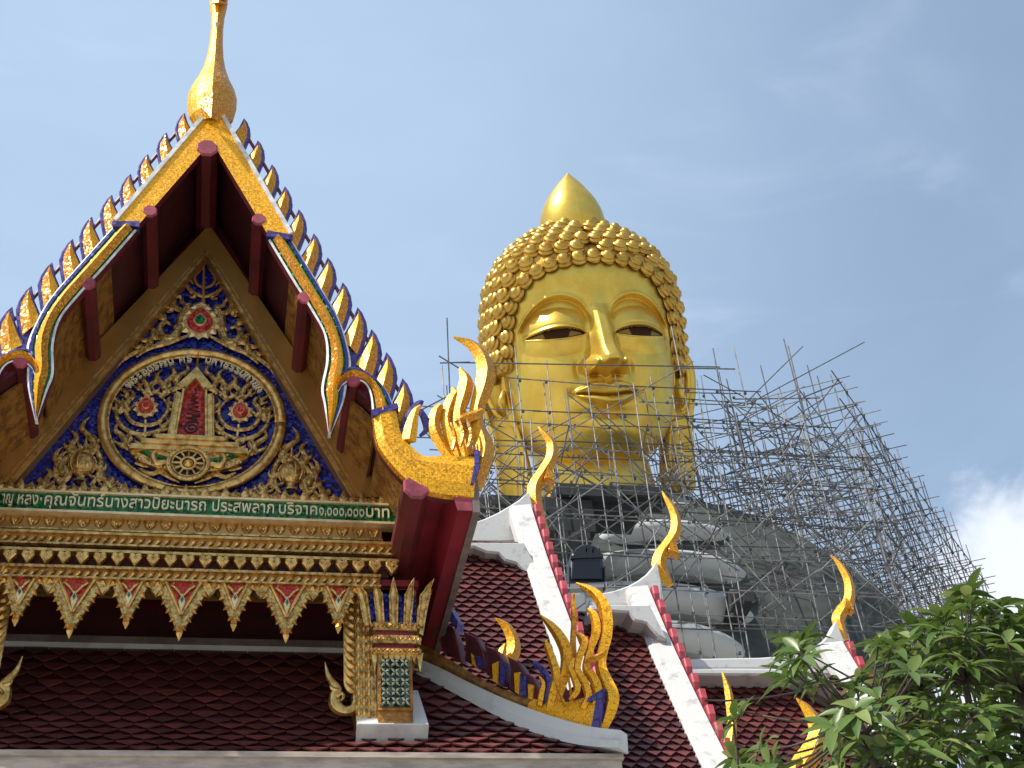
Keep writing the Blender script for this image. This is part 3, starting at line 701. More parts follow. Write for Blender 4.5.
for i in range(-4, 12):       # little buds between the pendants
    x = xs_p[0]+stepx*(i+.5)
    if AX-2.1 < x < AX+1.75:
        mb = MB(); mb.prism([Vector((x+a, YV-.01, zv+b)) for a, b in ((-.10, 0), (.10, 0), (.05, -.10), (0, -.17), (-.05, -.10))], (0, .05, 0), 'carved_gold', bev=.015); mb.build('valance_bud', porch)

# ---- gilded posts on white plinths with serpent brackets
def post(sg):
    mb = MB(); y0 = 12.4
    def X(xp, yp=700, Y=y0): return P(xp, yp, Y).x
    ztop_pl = zof(713, y0, 390); zbot = zof(733, 11.3, 390)-.12
    def bx(x0, x1, ya, yb, z0, z1, m, obj=None):
        a, b = S((x0, ya, z0), sg), S((x1, yb, z1), sg); (obj or mb).box((min(a.x, b.x), ya, z0), (max(a.x, b.x), yb, z1), m)
    xl, xr = X(372), X(416)
    zn = zof(655, y0, 395); zc0 = zof(628, y0, 395); zc1 = zof(583, y0, 395)
    bx(xl+.06, xr-.03, y0+.03, 13.05, ztop_pl-.1, zc1-.02, 'wood_gold')
    bx(X(357), xl+.055, y0+.10, 13.05, ztop_pl-.1, zc1+.02, 'carved_gold')
    p = mb.build('pillar', porch)
    mb2 = MB()                                # plinth
    sd = Vector((0, SK1[0]-SK0[0], SK1[1]-SK0[1])).normalized(); sn = Vector((0, sd.z, -sd.y)); o_ = Vector((0, *SK0))+sn*.14
    qd = [S(PN(x, y, o_, sn), sg) for x, y in ((356, 690), (418, 690), (429, 724), (357, 724))]
    mb2.prism(qd, -sn*.22, 'shade_plaster', bev=.01); mb2.build('plinth', p)
    mb2 = MB()                                # mouldings
    for za, zb_, ex, m in ((zn, zn+.06, .06, 'bright_gilt'), (zn+.062, zn+.11, .03, 'red_paint'), (zn+.112, zn+.20, .07, 'carved_gold'), (zn+.202, zn+.26, .03, 'red_paint'), (zn+.262, zc0+.05, .06, 'carved_gold')):
        bx(xl+.05-ex*.5, xr-.03+ex, y0+.03-ex, 13.07, za, zb_, m, mb2)
    for i in range(9):                        # hanging triangles over the niche
        x = xl+.03+(xr-xl+.02)*i/8; h = .20 if i in (0, 4, 8) else .10
        c = S((x, y0-.01, zn), sg); mb2.prism([c+Vector((-.04, 0, .03)), c+Vector((.04, 0, .03)), c+Vector((0, 0, -h))], (0, .05, 0), 'bright_gilt', bev=.01)
    for zz_ in (zn+.03, zn+.155, (zn+.262+zc0+.05)/2):
        for i in range(12):
            mb2.lathe([(.001, -.028), (.024, -.005), (.016, .018), (.001, .03)], S((xl-.0+(xr-xl+.05)*i/11, y0-.035, zz_), sg), 'carved_gold', 6)
    for i in range(14):                       # beads down the pilaster
        z = ztop_pl+.05+(zc1-ztop_pl)*i/14
        for xx in (X(359.5), X(365), X(370)): mb2.lathe([(.001, -.05), (.024, -.01), (.018, .04), (.001, .06)], S((xx, y0+.10, z), sg), 'bright_gilt', 6)
    mb2.build('moulding', p)
    mb2 = MB()                                # lotus-leaf capital
    xm = (xl+xr)/2
    for i in range(5):
        f_ = i/4; x = xl-.04+(xr-xl+.10)*f_; lean = (f_-.5)*.22
        c = S((x, y0-.03, zc0), sg); d = Vector((lean*sg, -.06, 0))
        h = zc1-zc0
        mb2.tube([c, c+d*.15+Vector((0, 0, h*.35)), c+d*.5+Vector((0, 0, h*.64)), c+d*.9+Vector((0, 0, h*.84)), c+d*1.4+Vector((0, 0, h*1.0))], [.040, .046, .042, .030, .003], 6, 'bright_gilt', flat=(0, 1, 0), fk=.5)
        for sx in (-1, 1): mb2.tube([c+Vector((sx*.03, -.02, 0)), c+d*.5+Vector((sx*.042, -.02, h*.65)), c+d*1.2+Vector((0, -.01, h*.93))], [.012, .010, .003], 5, 'carved_gold')
        if i < 4:
            c2 = S((x+(xr-xl+.1)/8, y0+.01, zc0+.02), sg); mb2.box((c2.x-.035, y0+.0, zc0+.02), (c2.x+.035, y0+.05, zc0+h*.75), 'blue_mosaic')
    for k_ in range(3):
        c = S((xr+.07, y0+.15+.2*k_, zc0), sg)
        mb2.tube([c, c+Vector((.03*sg, 0, .2)), c+Vector((.08*sg, 0, .38)), c+Vector((.16*sg, 0, .55))], [.05, .055, .04, .003], 6, 'carved_gold')
    bx(xl-.0, xr+.04, y0+.03, 13.05, zc0+.03, zc1-.06, 'wood_gold', mb2)
    bx(xl-.03, xr+.06, y0-.03, 13.05, zc1-.055, zc1+.02, 'red_paint', mb2)
    mb2.build('capital', p)
    mb2 = MB()                                # niche with star mirrors
    nx0, nx1 = X(381), X(410); nz0, nz1 = ztop_pl+.06, zn-.05
    bx(nx0-.03, nx1+.03, y0-.0, y0+.04, nz0-.03, nz1+.03, 'wood_gold', mb2)
    bx(nx0, nx1, y0-.012, y0+.03, nz0, nz1, 'mirror_mosaic', mb2)
    for i in range(3):
        for j in range(5):
            c = S((nx0+(nx1-nx0)*(i+.5)/3, y0-.03, nz0+(nz1-nz0)*(j+.5)/5), sg); r_ = (nx1-nx0)/6.2
            for k_ in range(4):
                a = math.pi*k_/2+math.pi/4; u = Vector((math.cos(a), 0, math.sin(a))); v_ = Vector((-u.z, 0, u.x))
                mb2.add([c, c+u*r_*.6+v_*r_*.3, c+u*r_*1.35, c+u*r_*.6-v_*r_*.3, c+u*r_*.6-Vector((0, .03, 0)), c+u*r_*.6+Vector((0, .02, 0))], [(0, 1, 4), (1, 2, 4), (2, 3, 4), (3, 0, 4), (0, 1, 5), (1, 2, 5), (2, 3, 5), (3, 0, 5)], 'glass_star')
    mb2.build('niche', p)
    # serpent bracket: leafy spine down the post, ending in a raised curl
    mb2 = MB(); Y = y0+.22
    horn(mb2, [(352, 585), (354, 610), (353, 640), (354, 670), (356, 700)], [4, 3.5, 3, 3, 4], sg, 'carved_gold', Y=Y, n=8)
    for k_ in range(13):
        t = k_/12; y = 592+98*t; x = 352.5+.8*t
        horn(mb2, [(x+1, y+3), (x-3, y+1), (x-7, y-4), (x-9.5, y-12)], [2.6, 3.6, 2.6, .4], sg, 'bright_gilt', Y=Y, n=6, dy=-.02)
    horn(mb2, [(357, 700), (353, 709), (344, 711), (336, 706), (335, 697), (337, 690), (333, 683), (328, 675), (325, 662)], [4, 4.5, 5, 6, 5.5, 5, 3.6, 2.4, .5], sg, 'bright_gilt', Y=Y, n=8, k=6)
    horn(mb2, [(338, 692), (332, 690), (330, 686)], [2.5, 2, .5], sg, 'carved_gold', Y=Y, n=6, dy=-.03)
    horn(mb2, [(336, 700), (341, 696), (343, 700), (340, 704)], [1.5, 1.6, 1.4, .6], sg, 'carved_gold', Y=Y, n=6, dy=-.06)
    mb2.build('serpent_bracket', porch, smooth=True)
post(1); SH[0] = .08; post(-1); SH[0] = 0.

# ---- eave boards running back along the sides
for sg in (1, -1):
    mb = MB(); a = P(446, 478, YB-.02); b = P(470, 478, YB-.02); z1 = a.z; z0 = P(458, 512, YB).z
    def q(x, y, z): return S((x, y, z), sg)
    vs = [q(a.x, YB-.02, z1), q(b.x, YB-.02, z1), q(b.x, YB-.02, z0), q(a.x+.10, YB-.02, z0)]
    mb.prism(vs, (0, 8.5, 0), 'red_paint', 'red_paint')
    mb.prism([v+Vector((0, -.012, 0)) for v in vs], (0, .01, 0), 'pink_paint')
    e = [q(b.x+.004, YB-.04, z1+.02), q(b.x+.075, YB-.04, z1+.02), q(b.x+.075, YB-.04, z0-.02), q(b.x+.004, YB-.04, z0-.02)]
    mb.prism(e, (0, 8.5, 0), 'grey_board')
    ob = mb.build('eave_board', porch)
    mb = MB()
    c0 = P(420, 500, YB); mb.prism([q(c0.x, 11.4, z1-.12), q(a.x+.05, 11.4, z1-.06), q(a.x+.05, 11.4, z1-.02), q(c0.x, 11.4, z1-.08)], (0, 8, 0), 'red_paint'); mb.build('soffit_panel', porch)

# ---- tiles
def tile_rows(mb, rows, xrange, tw=.28, m='roof_tile'):
    """rows: points (Y, Z) down the slope, one per course; xrange(Y) -> (x0, x1)"""
    for i in range(len(rows)-1):
        y0, z0 = rows[i]; y1, z1 = rows[i+1]; d = Vector((0, y1-y0, z1-z0)); n = Vector((0, d.z, -d.y)).normalized()
        if n.z < 0: n = -n
        xa, xb = xrange(y0); off = (i % 2)*tw/2; k0 = math.floor((xa-off)/tw); k1 = math.ceil((xb-off)/tw)
        for k in range(k0, k1+1):
            x = off+k*tw
            if x-tw*.5 < xa-.12 or x+tw*.5 > xb+.12: continue
            j = random.uniform(-.006, .006); top = Vector((x, y0, z0))+n*.004; g_ = tw*.485
            l_ = .018+random.uniform(0, .012)
            v = [top+Vector((-g_, 0, 0)), top+Vector((g_, 0, 0)), top+Vector((g_, 0, 0))+d*.45+n*l_, top+Vector((j, 0, 0))+d*1.22+n*(l_+.012), top+Vector((-g_, 0, 0))+d*.45+n*l_]
            v += [p-n*.016 for p in v[2:]]
            mb.add(v, [(0, 1, 2, 4), (4, 2, 3), (2, 5, 6, 3), (3, 6, 7, 4)], m)
HIP0, HIP1 = P(415, 662, 13.95), P(618, 750, 12.3)
def hipx(Y): return HIP0.x+(HIP0.y-Y)/(HIP0.y-HIP1.y)*(HIP1.x-HIP0.x)
mb = MB(); nr = 15
rows = [(SK0[0]+(SK1[0]-SK0[0])*i/nr, SK0[1]+(SK1[1]-SK0[1])*i/nr - .12*math.sin(math.pi*i/nr)) for i in range(nr+1)]
tile_rows(mb, rows, lambda Y: (AX-3.7-(13.95-Y), hipx(Y)), .26)
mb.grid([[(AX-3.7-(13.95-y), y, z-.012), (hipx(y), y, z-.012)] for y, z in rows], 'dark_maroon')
mb.grid([[(hipx(y), y, z-.012), (hipx(y)+.05*i, 15.5, z-.012)] for i, (y, z) in enumerate(rows)], 'roof_tile')
sk = mb.build('skirt_roof', porch, recalc=False)
mb = MB(); zf = zof(650, 13.95)
mb.box((AX-3.9, 13.93, zf-.12), (HIP0.x+.05, 14.15, zf+.09), 'shade_plaster'); mb.box((AX-3.9, 13.90, zf+.05), (HIP0.x+.05, 14.15, zf+.12), 'grey_board'); mb.build('flashing', sk)
mb = MB(); ze = SK1[1]-.03; YE = SK1[0]
XE = HIP1.x+.0
mb.box((AX-5.4, YE-.07, ze-.17), (XE, YE+.12, ze-.03), 'cream_ledge'); mb.box((AX-5.4, YE-.02, ze-.42), (XE-.03, YE+.15, ze-.172), 'pink_paint'); mb.box((AX-5.35, YE+.1, ze-.6), (XE-.08, 14.3, ze-.425), 'cream_ledge')
mb.box((AX-5.4, YE-.10, ze-.055), (XE+.02, YE, ze-.004), 'cream_ledge')
mb.build('eave_ledge', sk)
# hip coping: a white curved kerb
HN = Vector((HIP1.y-HIP0.y, -(HIP1.x-HIP0.x), 0)).normalized()
if HN.y > 0: HN = -HN
def PH(x, y, off=0.): return PN(x, y, HIP0+HN*off, HN)
mb = MB()
top = spline([(412, 656), (440, 668), (470, 683), (500, 697), (530, 709), (560, 719), (590, 727), (622, 731)], 5)
bot = spline([(412, 672), (440, 686), (470, 702), (500, 718), (530, 732), (560, 742), (590, 748), (622, 750)], 5)
rows = []
for (a, b), (c, d) in zip(top, bot):
    t_, b_ = PH(a, b, .14), PH(c, d, .14); m1 = t_.lerp(b_, .62)
    rows.append([t_-HN*.10, t_+HN*0, t_+HN*.025, m1+HN*.025, m1+HN*.07, b_+HN*.07, b_-HN*.12, t_-HN*.10])
mb.grid(rows, 'shade_plaster'); n = len(rows[0])
mb.add(rows[-1][:-1], [tuple(range(n-1))], 'shade_plaster')
mb.build('hip_coping', sk)
# serpent barge riding on the coping, with maroon-backed flames
mb = MB(); up = spline([(415, 640), (450, 660), (480, 678), (510, 692), (540, 700), (566, 702), (585, 697), (605, 688)], 4); lo = spline([(413, 658), (445, 672), (475, 688), (505, 703), (535, 715), (565, 724), (588, 727), (602, 728)], 4)
rows = []
for (a, b), (c, d) in zip(up, lo):
    u, l = PH(a, b, .06), PH(c, d, .06); rows.append([u-HN*.14, u, u.lerp(l, .5)+HN*.04, l, l-HN*.14])
nn = len(rows); mid = int(nn*.55)
mb.grid(rows[:mid+1], 'wood_gold'); mb.grid(rows[mid:], 'yellow_mosaic')
mb.prism([PH(x, y, .12) for x, y in ((580, 703), (597, 692), (604, 688), (602, 710), (597, 728), (591, 728), (596, 700))], -HN*.2, 'violet_trim')
hb = mb.build('bargeboard', porch, recalc=False)
for pts, strip, yst in (([(440, 619), (452, 627), (457, 640), (461, 662), (441, 650), (439, 634)], [(444, 612), (449, 606), (458, 622), (456, 630)], None),
                   ([(463, 631), (477, 637), (483, 650), (486, 672), (464, 660), (465, 643)], [(474, 657), (479, 656), (482, 667), (477, 667)], [(471, 653), (474, 657), (477, 668), (472, 664)]),
                   ([(484, 645), (497, 650), (504, 661), (508, 684), (486, 674), (487, 656)], [(499, 660), (503, 663), (503, 684), (498, 683)], [(492, 664), (499, 661), (498, 684), (493, 681)]),
                   ([(507, 656), (519, 662), (526, 674), (528, 697), (509, 690), (510, 668)], [(520, 673), (525, 675), (526, 696), (519, 695)], [(514, 673), (520, 672), (520, 695), (515, 692)]),
                   ([(524, 672), (532, 676), (538, 688), (540, 708), (527, 700), (527, 684)], None, [(528, 684), (533, 685), (532, 700), (528, 698)])):
    mb = MB(); mb.prism([PH(x, y, .05) for x, y in pts], -HN*.12, 'maroon_paint', bev=.015)
    inn = [((x-sum(p[0] for p in pts)/6)*.62+sum(p[0] for p in pts)/6, (y-sum(p[1] for p in pts)/6)*.62+sum(p[1] for p in pts)/6) for x, y in pts]
    mb.prism([PH(x, y, .056) for x, y in inn], -HN*.05, 'dark_maroon')
    if strip: mb.prism([PH(x, y, .10) for x, y in strip], -HN*.12, 'violet_trim')
    if yst: mb.prism([PH(x, y, .085) for x, y in yst], -HN*.12, 'yellow_mosaic')
    mb.build('flame_finial', hb)
THREE = ('yellow_mosaic', 'yellow_mosaic', 'amber_shade_mosaic', 'amber_shade_mosaic')  # same pair on the hip, painted shade on the left side
def hhorn(mb, path, rad, off=.06, m=THREE, n=4, fk=.8, k=5):
    sp = spline([(x, y, r) for (x, y), r in zip(path, rad)], k); s_ = .0115
    mb.tube([PH(x, y, off) for x, y, r in sp], [max(r*.80, .3)*s_ for x, y, r in sp], n, m, flat=HN, fk=fk)
mb = MB()
hhorn(mb, [(543, 710), (545, 696), (549, 684), (544, 672), (536, 664), (533, 662)], [5, 5, 5, 4, 3.5, 1.5], .06, 'violet_trim', 6, .6); hhorn(mb, [(539, 706), (541, 694), (543, 684), (539, 676)], [4, 4, 3, 1], .12)
mb.build('flame_finial', hb)
mb = MB()    # curled serpent tail
hhorn(mb, [(552, 716), (556, 700), (561, 684), (566, 668), (566, 652), (560, 638), (551, 626), (540, 615)], [6, 7, 8, 8, 8, 7, 5, 1], .0)
hhorn(mb, [(548, 712), (552, 694), (556, 676), (552, 660), (547, 646), (545, 640)], [5, 6, 6, 5, 4, 1.5], .07)
hhorn(mb, [(603, 729), (609, 714), (612, 698), (606, 682), (601, 668), (602, 654), (606, 636), (606, 616), (600, 600), (590, 590), (576, 583)], [5, 8, 9, 8, 7, 7, 8, 8, 7, 5, 1], .02, k=6)
hhorn(mb, [(594, 706), (598, 694), (594, 680), (586, 668), (590, 650), (596, 632), (594, 616), (588, 609)], [5, 6, 6, 5, 5, 6, 5, 2], .07)
hhorn(mb, [(582, 708), (588, 696), (584, 682), (577, 670), (580, 655), (584, 642), (578, 634)], [4, 5, 5, 5, 5, 5, 3], .10)
hhorn(mb, [(570, 700), (577, 690), (574, 678), (570, 668), (574, 658)], [3, 4.5, 4, 4, 2], .12)
hhorn(mb, [(574, 660), (573, 640), (574, 622), (573, 606), (574, 593)], [4, 4, 4, 3, 1.5], -.02, 'amber_shade_mosaic')
hhorn(mb, [(584, 662), (593, 659), (602, 655), (606, 651)], [2, 4, 4, 2], .14, 'amber_shade_mosaic')
for a, b in (((565, 706), (553, 676)), ((572, 700), (565, 655))): hhorn(mb, [a, b], [2, 1], .13, 'amber_shade_mosaic')
mb.build('serpent_finial', hb)
mb = MB(); mb.prism([PH(x, y, .0) for x, y in ((556, 690), (590, 690), (592, 706), (556, 708))], -HN*.3, 'maroon_paint'); mb.build('end_block', hb)
# ================================================================== the long hall behind, with three stepped roofs
YR = 19.0
hall = thing('temple_hall', (5.5, 19, 0), 'hall with three stepped dark red roofs, white plaster ridges and slender gold horns', 'temple hall')
PROFILE = [(0, 0), (.35, -.72), (.76, -1.53), (1.40, -2.68), (2.05, -3.78), (2.75, -4.90), (3.5, -5.95), (4.4, -7.0)]
PR = spline(PROFILE, 8)
def resample(pts, step):
    out = [pts[0]]; acc = 0
    for a, b in zip(pts, pts[1:]):
        L_ = math.hypot(b[0]-a[0], b[1]-a[1]); s_ = step-acc
        while s_ <= L_: t = s_/L_; out.append((a[0]+(b[0]-a[0])*t, a[1]+(b[1]-a[1])*t)); s_ += step
        acc = L_-(s_-step)
    return out
def hall_roof(x0, xv, ztop, ridge_px, ridge_bot, trim_px, chofa, crad, beak, teeth, zr_drop=.28, amax=9.):
    """one roof: tiles, ridge wall, verge coping, toothed verge and horn"""
    PR = [q for q in globals()['PR'] if q[0] <= amax]; mb = MB(); prof = resample(PR, .135)
    rows = [(YR-.18-a, ztop-zr_drop+b) for a, b in prof]; zr = P(*ridge_bot[1], YR-.2).z; rows = [r for r in rows if r[1] < zr-.20]
    tile_rows(mb, rows, lambda Y: (x0, xv-.12), .205)
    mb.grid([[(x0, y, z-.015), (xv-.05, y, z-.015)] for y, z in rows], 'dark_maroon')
    mb.grid([[(x0, 2*YR-y, z-.015), (xv-.05, 2*YR-y, z-.015)] for y, z in rows], 'roof_tile')
    rf = mb.build('roof', hall, recalc=False)
    mb = MB()
    mb.prism([P(x, y, YR-.16) for x, y in ridge_px+ridge_bot], (0, .32, 0), 'plaster', bev=.03)
    if trim_px:
        mb.prism([P(x, y, YR-1.05) for x, y in trim_px], (0, .9, 0), 'plaster', bev=.03)
    a, b = P(*ridge_bot[-1], YR-.2), P(*ridge_bot[0], YR-.2)
    mb.box((min(a.x, b.x), YR-.20, a.z-.03), (max(a.x, b.x), YR+.2, a.z+.03), 'plaster')
    mb.build('ridge', rf)
    mb = MB(); vp = resample(PR, .25)
    rws = []
    for i, (a, b) in enumerate(vp):
        y, z = YR-.1-a, ztop-zr_drop+b+.02; j = min(i+1, len(vp)-1); k = max(i-1, 0)
        d = Vector((0, -(vp[j][0]-vp[k][0]), vp[j][1]-vp[k][1])).normalized(); n = Vector((0, d.z, -d.y)); n = n if n.z > 0 else -n
        p = Vector((xv, y, z))
        rws.append([p+Vector((-.37, 0, 0))-n*.05, p+Vector((-.37, 0, 0))+n*.10, p+Vector((-.31, 0, 0))+n*.16, p+Vector((-.02, 0, 0))+n*.20, p+n*.17, p-n*.2])
    mb.grid(rws, 'plaster'); mb.build('verge', rf, recalc=False)
    mb = MB(); tp = resample(PR, .40)
    for i in range(teeth):
        if i+1 >= len(tp): break
        (a, b), (c, d_) = tp[i], tp[i+1]
        p = Vector((xv+.02, YR-.1-a, ztop-zr_drop+b)); q = Vector((xv+.02, YR-.1-c, ztop-zr_drop+d_)); d = q-p; n = Vector((0, d.z, -d.y)).normalized(); n = n if n.z > 0 else -n
        mb.prism([p+n*.02, p+n*.20, p+d*.18+n*.27, p+d*.55+n*.22, p+d*1.0+n*.05, p+d+n*.02], (.10, 0, 0), 'rose_paint', bev=.02)
        mb.prism([p-n*.25, p+n*.05, q+n*.05, q-n*.25], (.07, 0, 0), 'pink_paint')
    mb.build('verge_teeth', rf)
    mb = MB(); sp = spline([(x, y, r) for (x, y), r in zip(chofa, crad)], 6)
    mb.tube([P(x, y, YR-.02) for x, y, r in sp], [max(r, .4)*.0172 for x, y, r in sp], 4, TWO, flat=(0, 1, 0), fk=.75)
    if beak: mb.prism([P(x, y, YR-.10) for x, y in beak], (0, .18, 0), 'amber_shade_mosaic', bev=.02)
    mb.build('horn_finial', rf)
    return rf
r1 = hall_roof(1.0, 4.67, 14.71,
    [(430, 531), (452, 528), (470, 523), (485, 518), (498, 512), (510, 505), (518, 500), (529, 491)], [(535, 512), (535, 541), (430, 541)],
    [(430, 541.5), (524, 542), (537, 566), (528, 575), (516, 563), (505, 560), (498, 553), (486, 552), (474, 547), (430, 546)],
    [(546, 534), (540, 520), (535, 503), (535, 487), (543, 473), (551, 459), (552, 446), (548, 438), (542, 431), (538, 426)], [4, 6, 7.5, 7, 6.5, 6, 5.5, 4.5, 2.6, .6],
    [(547, 466), (554, 474), (555, 482), (550, 479), (544, 478)], 16, amax=2.6)
r2 = hall_roof(3.0, 6.47, 13.22,
    [(590, 599), (600, 593), (615, 590), (629, 585), (638, 580), (646, 574), (652, 567), (657, 560)], [(662, 582), (662, 604), (590, 604)],
    [(590, 604.5), (650, 604.5), (668, 640), (658, 636), (646, 623), (634, 620), (628, 612), (612, 611), (590, 610)],
    [(670, 586), (664, 575), (659, 566), (661, 555), (668, 545), (675, 533), (676, 520), (672, 508), (666, 498), (662, 491)], [4, 6, 7.2, 6.6, 6.2, 5.6, 5.2, 4.4, 2.6, .6],
    [(671, 539), (678, 546), (680, 555), (675, 552), (668, 551)], 20)
r3 = hall_roof(6.30, 9.59, 12.29,
    [(640, 660), (700, 658), (760, 657), (790, 655), (810, 649), (822, 641), (830, 632), (836, 620)], [(845, 640), (845, 668), (640, 668)],
    [(640, 668.5), (822, 668.5), (846, 700), (836, 696), (822, 684), (806, 680), (796, 675), (640, 674)],
    [(845, 640), (841, 630), (838, 620), (842, 611), (848, 603), (850, 592), (848, 580), (842, 568), (836, 560), (830, 555)], [4, 5.6, 6.4, 6, 5.8, 5.4, 5, 4, 2.4, .6],
    [(846, 597), (853, 603), (855, 611), (850, 608), (844, 608)], 16)
# small horns on the lower verges
def small_horn(path, rad, Y, parent):
    mb = MB(); sp = spline([(x, y, r) for (x, y), r in zip(path, rad)], 6); k = .00078*Y*1.18
    mb.tube([P(x, y, Y) for x, y, r in sp], [max(r, .4)*k for x, y, r in sp], 4, TWO, flat=(0, 1, 0), fk=.8)
    mb.build('horn_finial', parent)
small_horn([(502, 676), (506, 664), (513, 652), (513, 640), (508, 629), (501, 622), (495, 618)], [7, 7, 6.5, 6, 5, 3, .5], 16.5, r1)
small_horn([(504, 672), (501, 660), (503, 650), (505, 644)], [4, 4.5, 3.5, 1], 16.4, r1)
small_horn([(726, 760), (730, 742), (732, 722), (730, 704), (728, 690), (722, 671)], [5, 5, 4.5, 4, 3.5, .6], 17.2, r3)
small_horn([(792, 800), (800, 770), (812, 752), (818, 737), (815, 722), (806, 708), (796, 698)], [9, 10, 10, 9, 7.5, 5, .6], 16.8, r3)
small_horn([(790, 790), (794, 768), (800, 757)], [6, 5, 2], 16.7, r3)
mb = MB()
for x0, x1, zt in ((1.2, 4.4, 8.5), (4.4, 6.2, 7.3), (6.2, 9.3, 6.2)): mb.box((x0+.01, 15.8, 0), (x1, 22.2, zt), 'cream_ledge')
mb.build('wall', hall)

# ================================================================== floodlight on its post
fl_ = thing('floodlight', P(586, 600, 20.2), 'black floodlight with a rounded finned back beside the gold serpent finial', 'floodlight')
YF = 20.2
mb = MB()
mb.prism([P(x, y, YF) for x, y in ((570, 580), (571, 557), (574, 549), (581, 544.5), (588, 543.5), (596, 545.5), (601, 550), (603, 556), (604, 580))], (0, .35, 0), 'black_metal', bev=.03)
for i in range(5):
    mb.prism([P(573+i*6.4, y, YF) for y in (553, 549)]+[P(574.5+i*6.4, y, YF) for y in (547, 553)], (0, .4, 0), 'black_metal')
mb.build('lamp_body', fl_)
mb = MB(); mb.prism([P(x, y, YF-.03) for x, y in ((572.5, 579), (573, 559), (601, 557.5), (601.5, 579))], (0, .04, 0), 'smoked_glass', bev=.01)
mb.prism([P(x, y, YF-.05) for x, y in ((571, 558.5), (571, 555.5), (603, 554), (603.5, 557))], (0, .06, 0), 'black_metal'); mb.build('lamp_glass', fl_)
mb = MB()
for xs_ in ((569.0, 570), (604.2, 605.4)): mb.prism([P(xs_[0], 566, YF), P(xs_[1], 566, YF), P(xs_[1], 589, YF), P(xs_[0], 589, YF)], (0, .1, 0), 'black_metal')
mb.prism([P(567, 584, YF), P(607, 582, YF), P(607, 587, YF), P(567, 589, YF)], (0, .15, 0), 'grey_metal')
a = P(587, 586, YF+.1); mb.box((a.x-.05, YF+.05, 8), (a.x+.05, YF+.15, a.z), 'grey_metal')
mb.build('bracket', fl_)
# ================================================================== the giant seated golden statue
mat('statue_gold', (.76, .52, .092), (.68, .44, .066), 1.0, metal=.74, rough=.34, bump=.06, bscale=1.3, detail=3)
mat('hair_gold', (.62, .38, .075), (.48, .28, .045), 1.2, metal=.76, rough=.36, detail=3)
mat('statue_eye', (.055, .018, .007), rough=.55, spec=.2)
mat('statue_eyewhite', (.30, .20, .06), metal=.3, rough=.4)
mat('cement', (.46, .475, .465), (.20, .21, .21), .5, rough=.85, lo=.52, hi=.80, detail=9, bump=.2, bscale=1.6, stretch=(.5, .5, 2.2))
mat('shade_net', (.065, .075, .070), (.026, .031, .029), .8, rough=.9, bump=.5, bscale=2.5, detail=8)
mat('dark_plank_opening', (.030, .034, .033), (.018, .02, .02), 1.5, rough=.85)
HS = 5.05                                            # metres per head unit (half a face width)
HO = P(584, 346, 62.0)
_a = Vector((-HO.x, -HO.y, 0)).normalized(); _rt = Vector((-_a.y, _a.x, 0))      # towards the viewer; the viewer's right
YAW = R(17.0); TILT = R(27)
_f = _a*math.cos(YAW)+_rt*math.sin(YAW); HX = Vector((-_f.y, _f.x, 0))
HY = _f*math.cos(TILT)-Vector((0, 0, 1))*math.sin(TILT); HZ = Vector((0, 0, 1))*math.cos(TILT)+_f*math.sin(TILT)
ROLL = R(5); HX, HZ = HX*math.cos(ROLL)+HZ*math.sin(ROLL), HZ*math.cos(ROLL)-HX*math.sin(ROLL)
LEAN = .0
def HW(x, y, z, full=False): return HO+(HX*(x-LEAN*(z if full else max(z, 0)))+HY*y+HZ*z)*HS
statue = thing('seated_statue', (HO.x, HO.y+2, 0), 'giant golden seated statue with coiled hair, lowered eyes and unfinished grey banded body behind scaffolding', 'statue')
def smin(a, x0, x1): return np.clip((a-x0)/(x1-x0), 0, 1)**2*(3-2*np.clip((a-x0)/(x1-x0), 0, 1))
ZK = [-1.57, -1.53, -1.45, -1.35, -1.20, -1.0, -.75, -.5, -.2, .1, .4, .7, .95, 1.15, 1.32, 1.44, 1.50]
WK = [.0, .33, .54, .70, .835, .94, 1.00, 1.03, 1.06, 1.07, 1.06, 1.01, .90, .73, .50, .26, .0]
FK = [.30, .52, .66, .77, .85, .87, .85, .83, .81, .81, .82, .80, .72, .58, .40, .20, .0]
BK = [.0, .2, .35, .5, .62, .72, .8, .88, .96, 1.0, 1.0, .97, .88, .72, .5, .26, .0]
_zd = np.linspace(ZK[0], ZK[-1], 620)
def _sm(k):
    v = np.interp(_zd, ZK, k); w = np.hanning(41); w /= w.sum(); p = np.concatenate([np.full(20, v[0]), v, np.full(20, v[-1])]); s = np.convolve(p, w, 'valid')
    e = np.minimum(np.arange(620), np.arange(620)[::-1])/30; return np.where(e < 1, v*(1-e)+s*e, s)
W_, F_, B_ = _sm(WK), _sm(FK), _sm(BK)
def wz(z): return np.interp(z, _zd, W_)
def fz(z): return np.interp(z, _zd, F_)
def bz(z): return np.interp(z, _zd, B_)
NS = 2.25
def skull(z, ph, kw=1., kf=1.):
    c, s = np.cos(ph), np.sin(ph)
    x = wz(z)*kw*np.sign(s)*np.abs(s)**(2/NS); y = np.where(c > 0, fz(z)*kf, bz(z)*kf)*np.sign(c)*np.abs(c)**(2/NS); return x, y
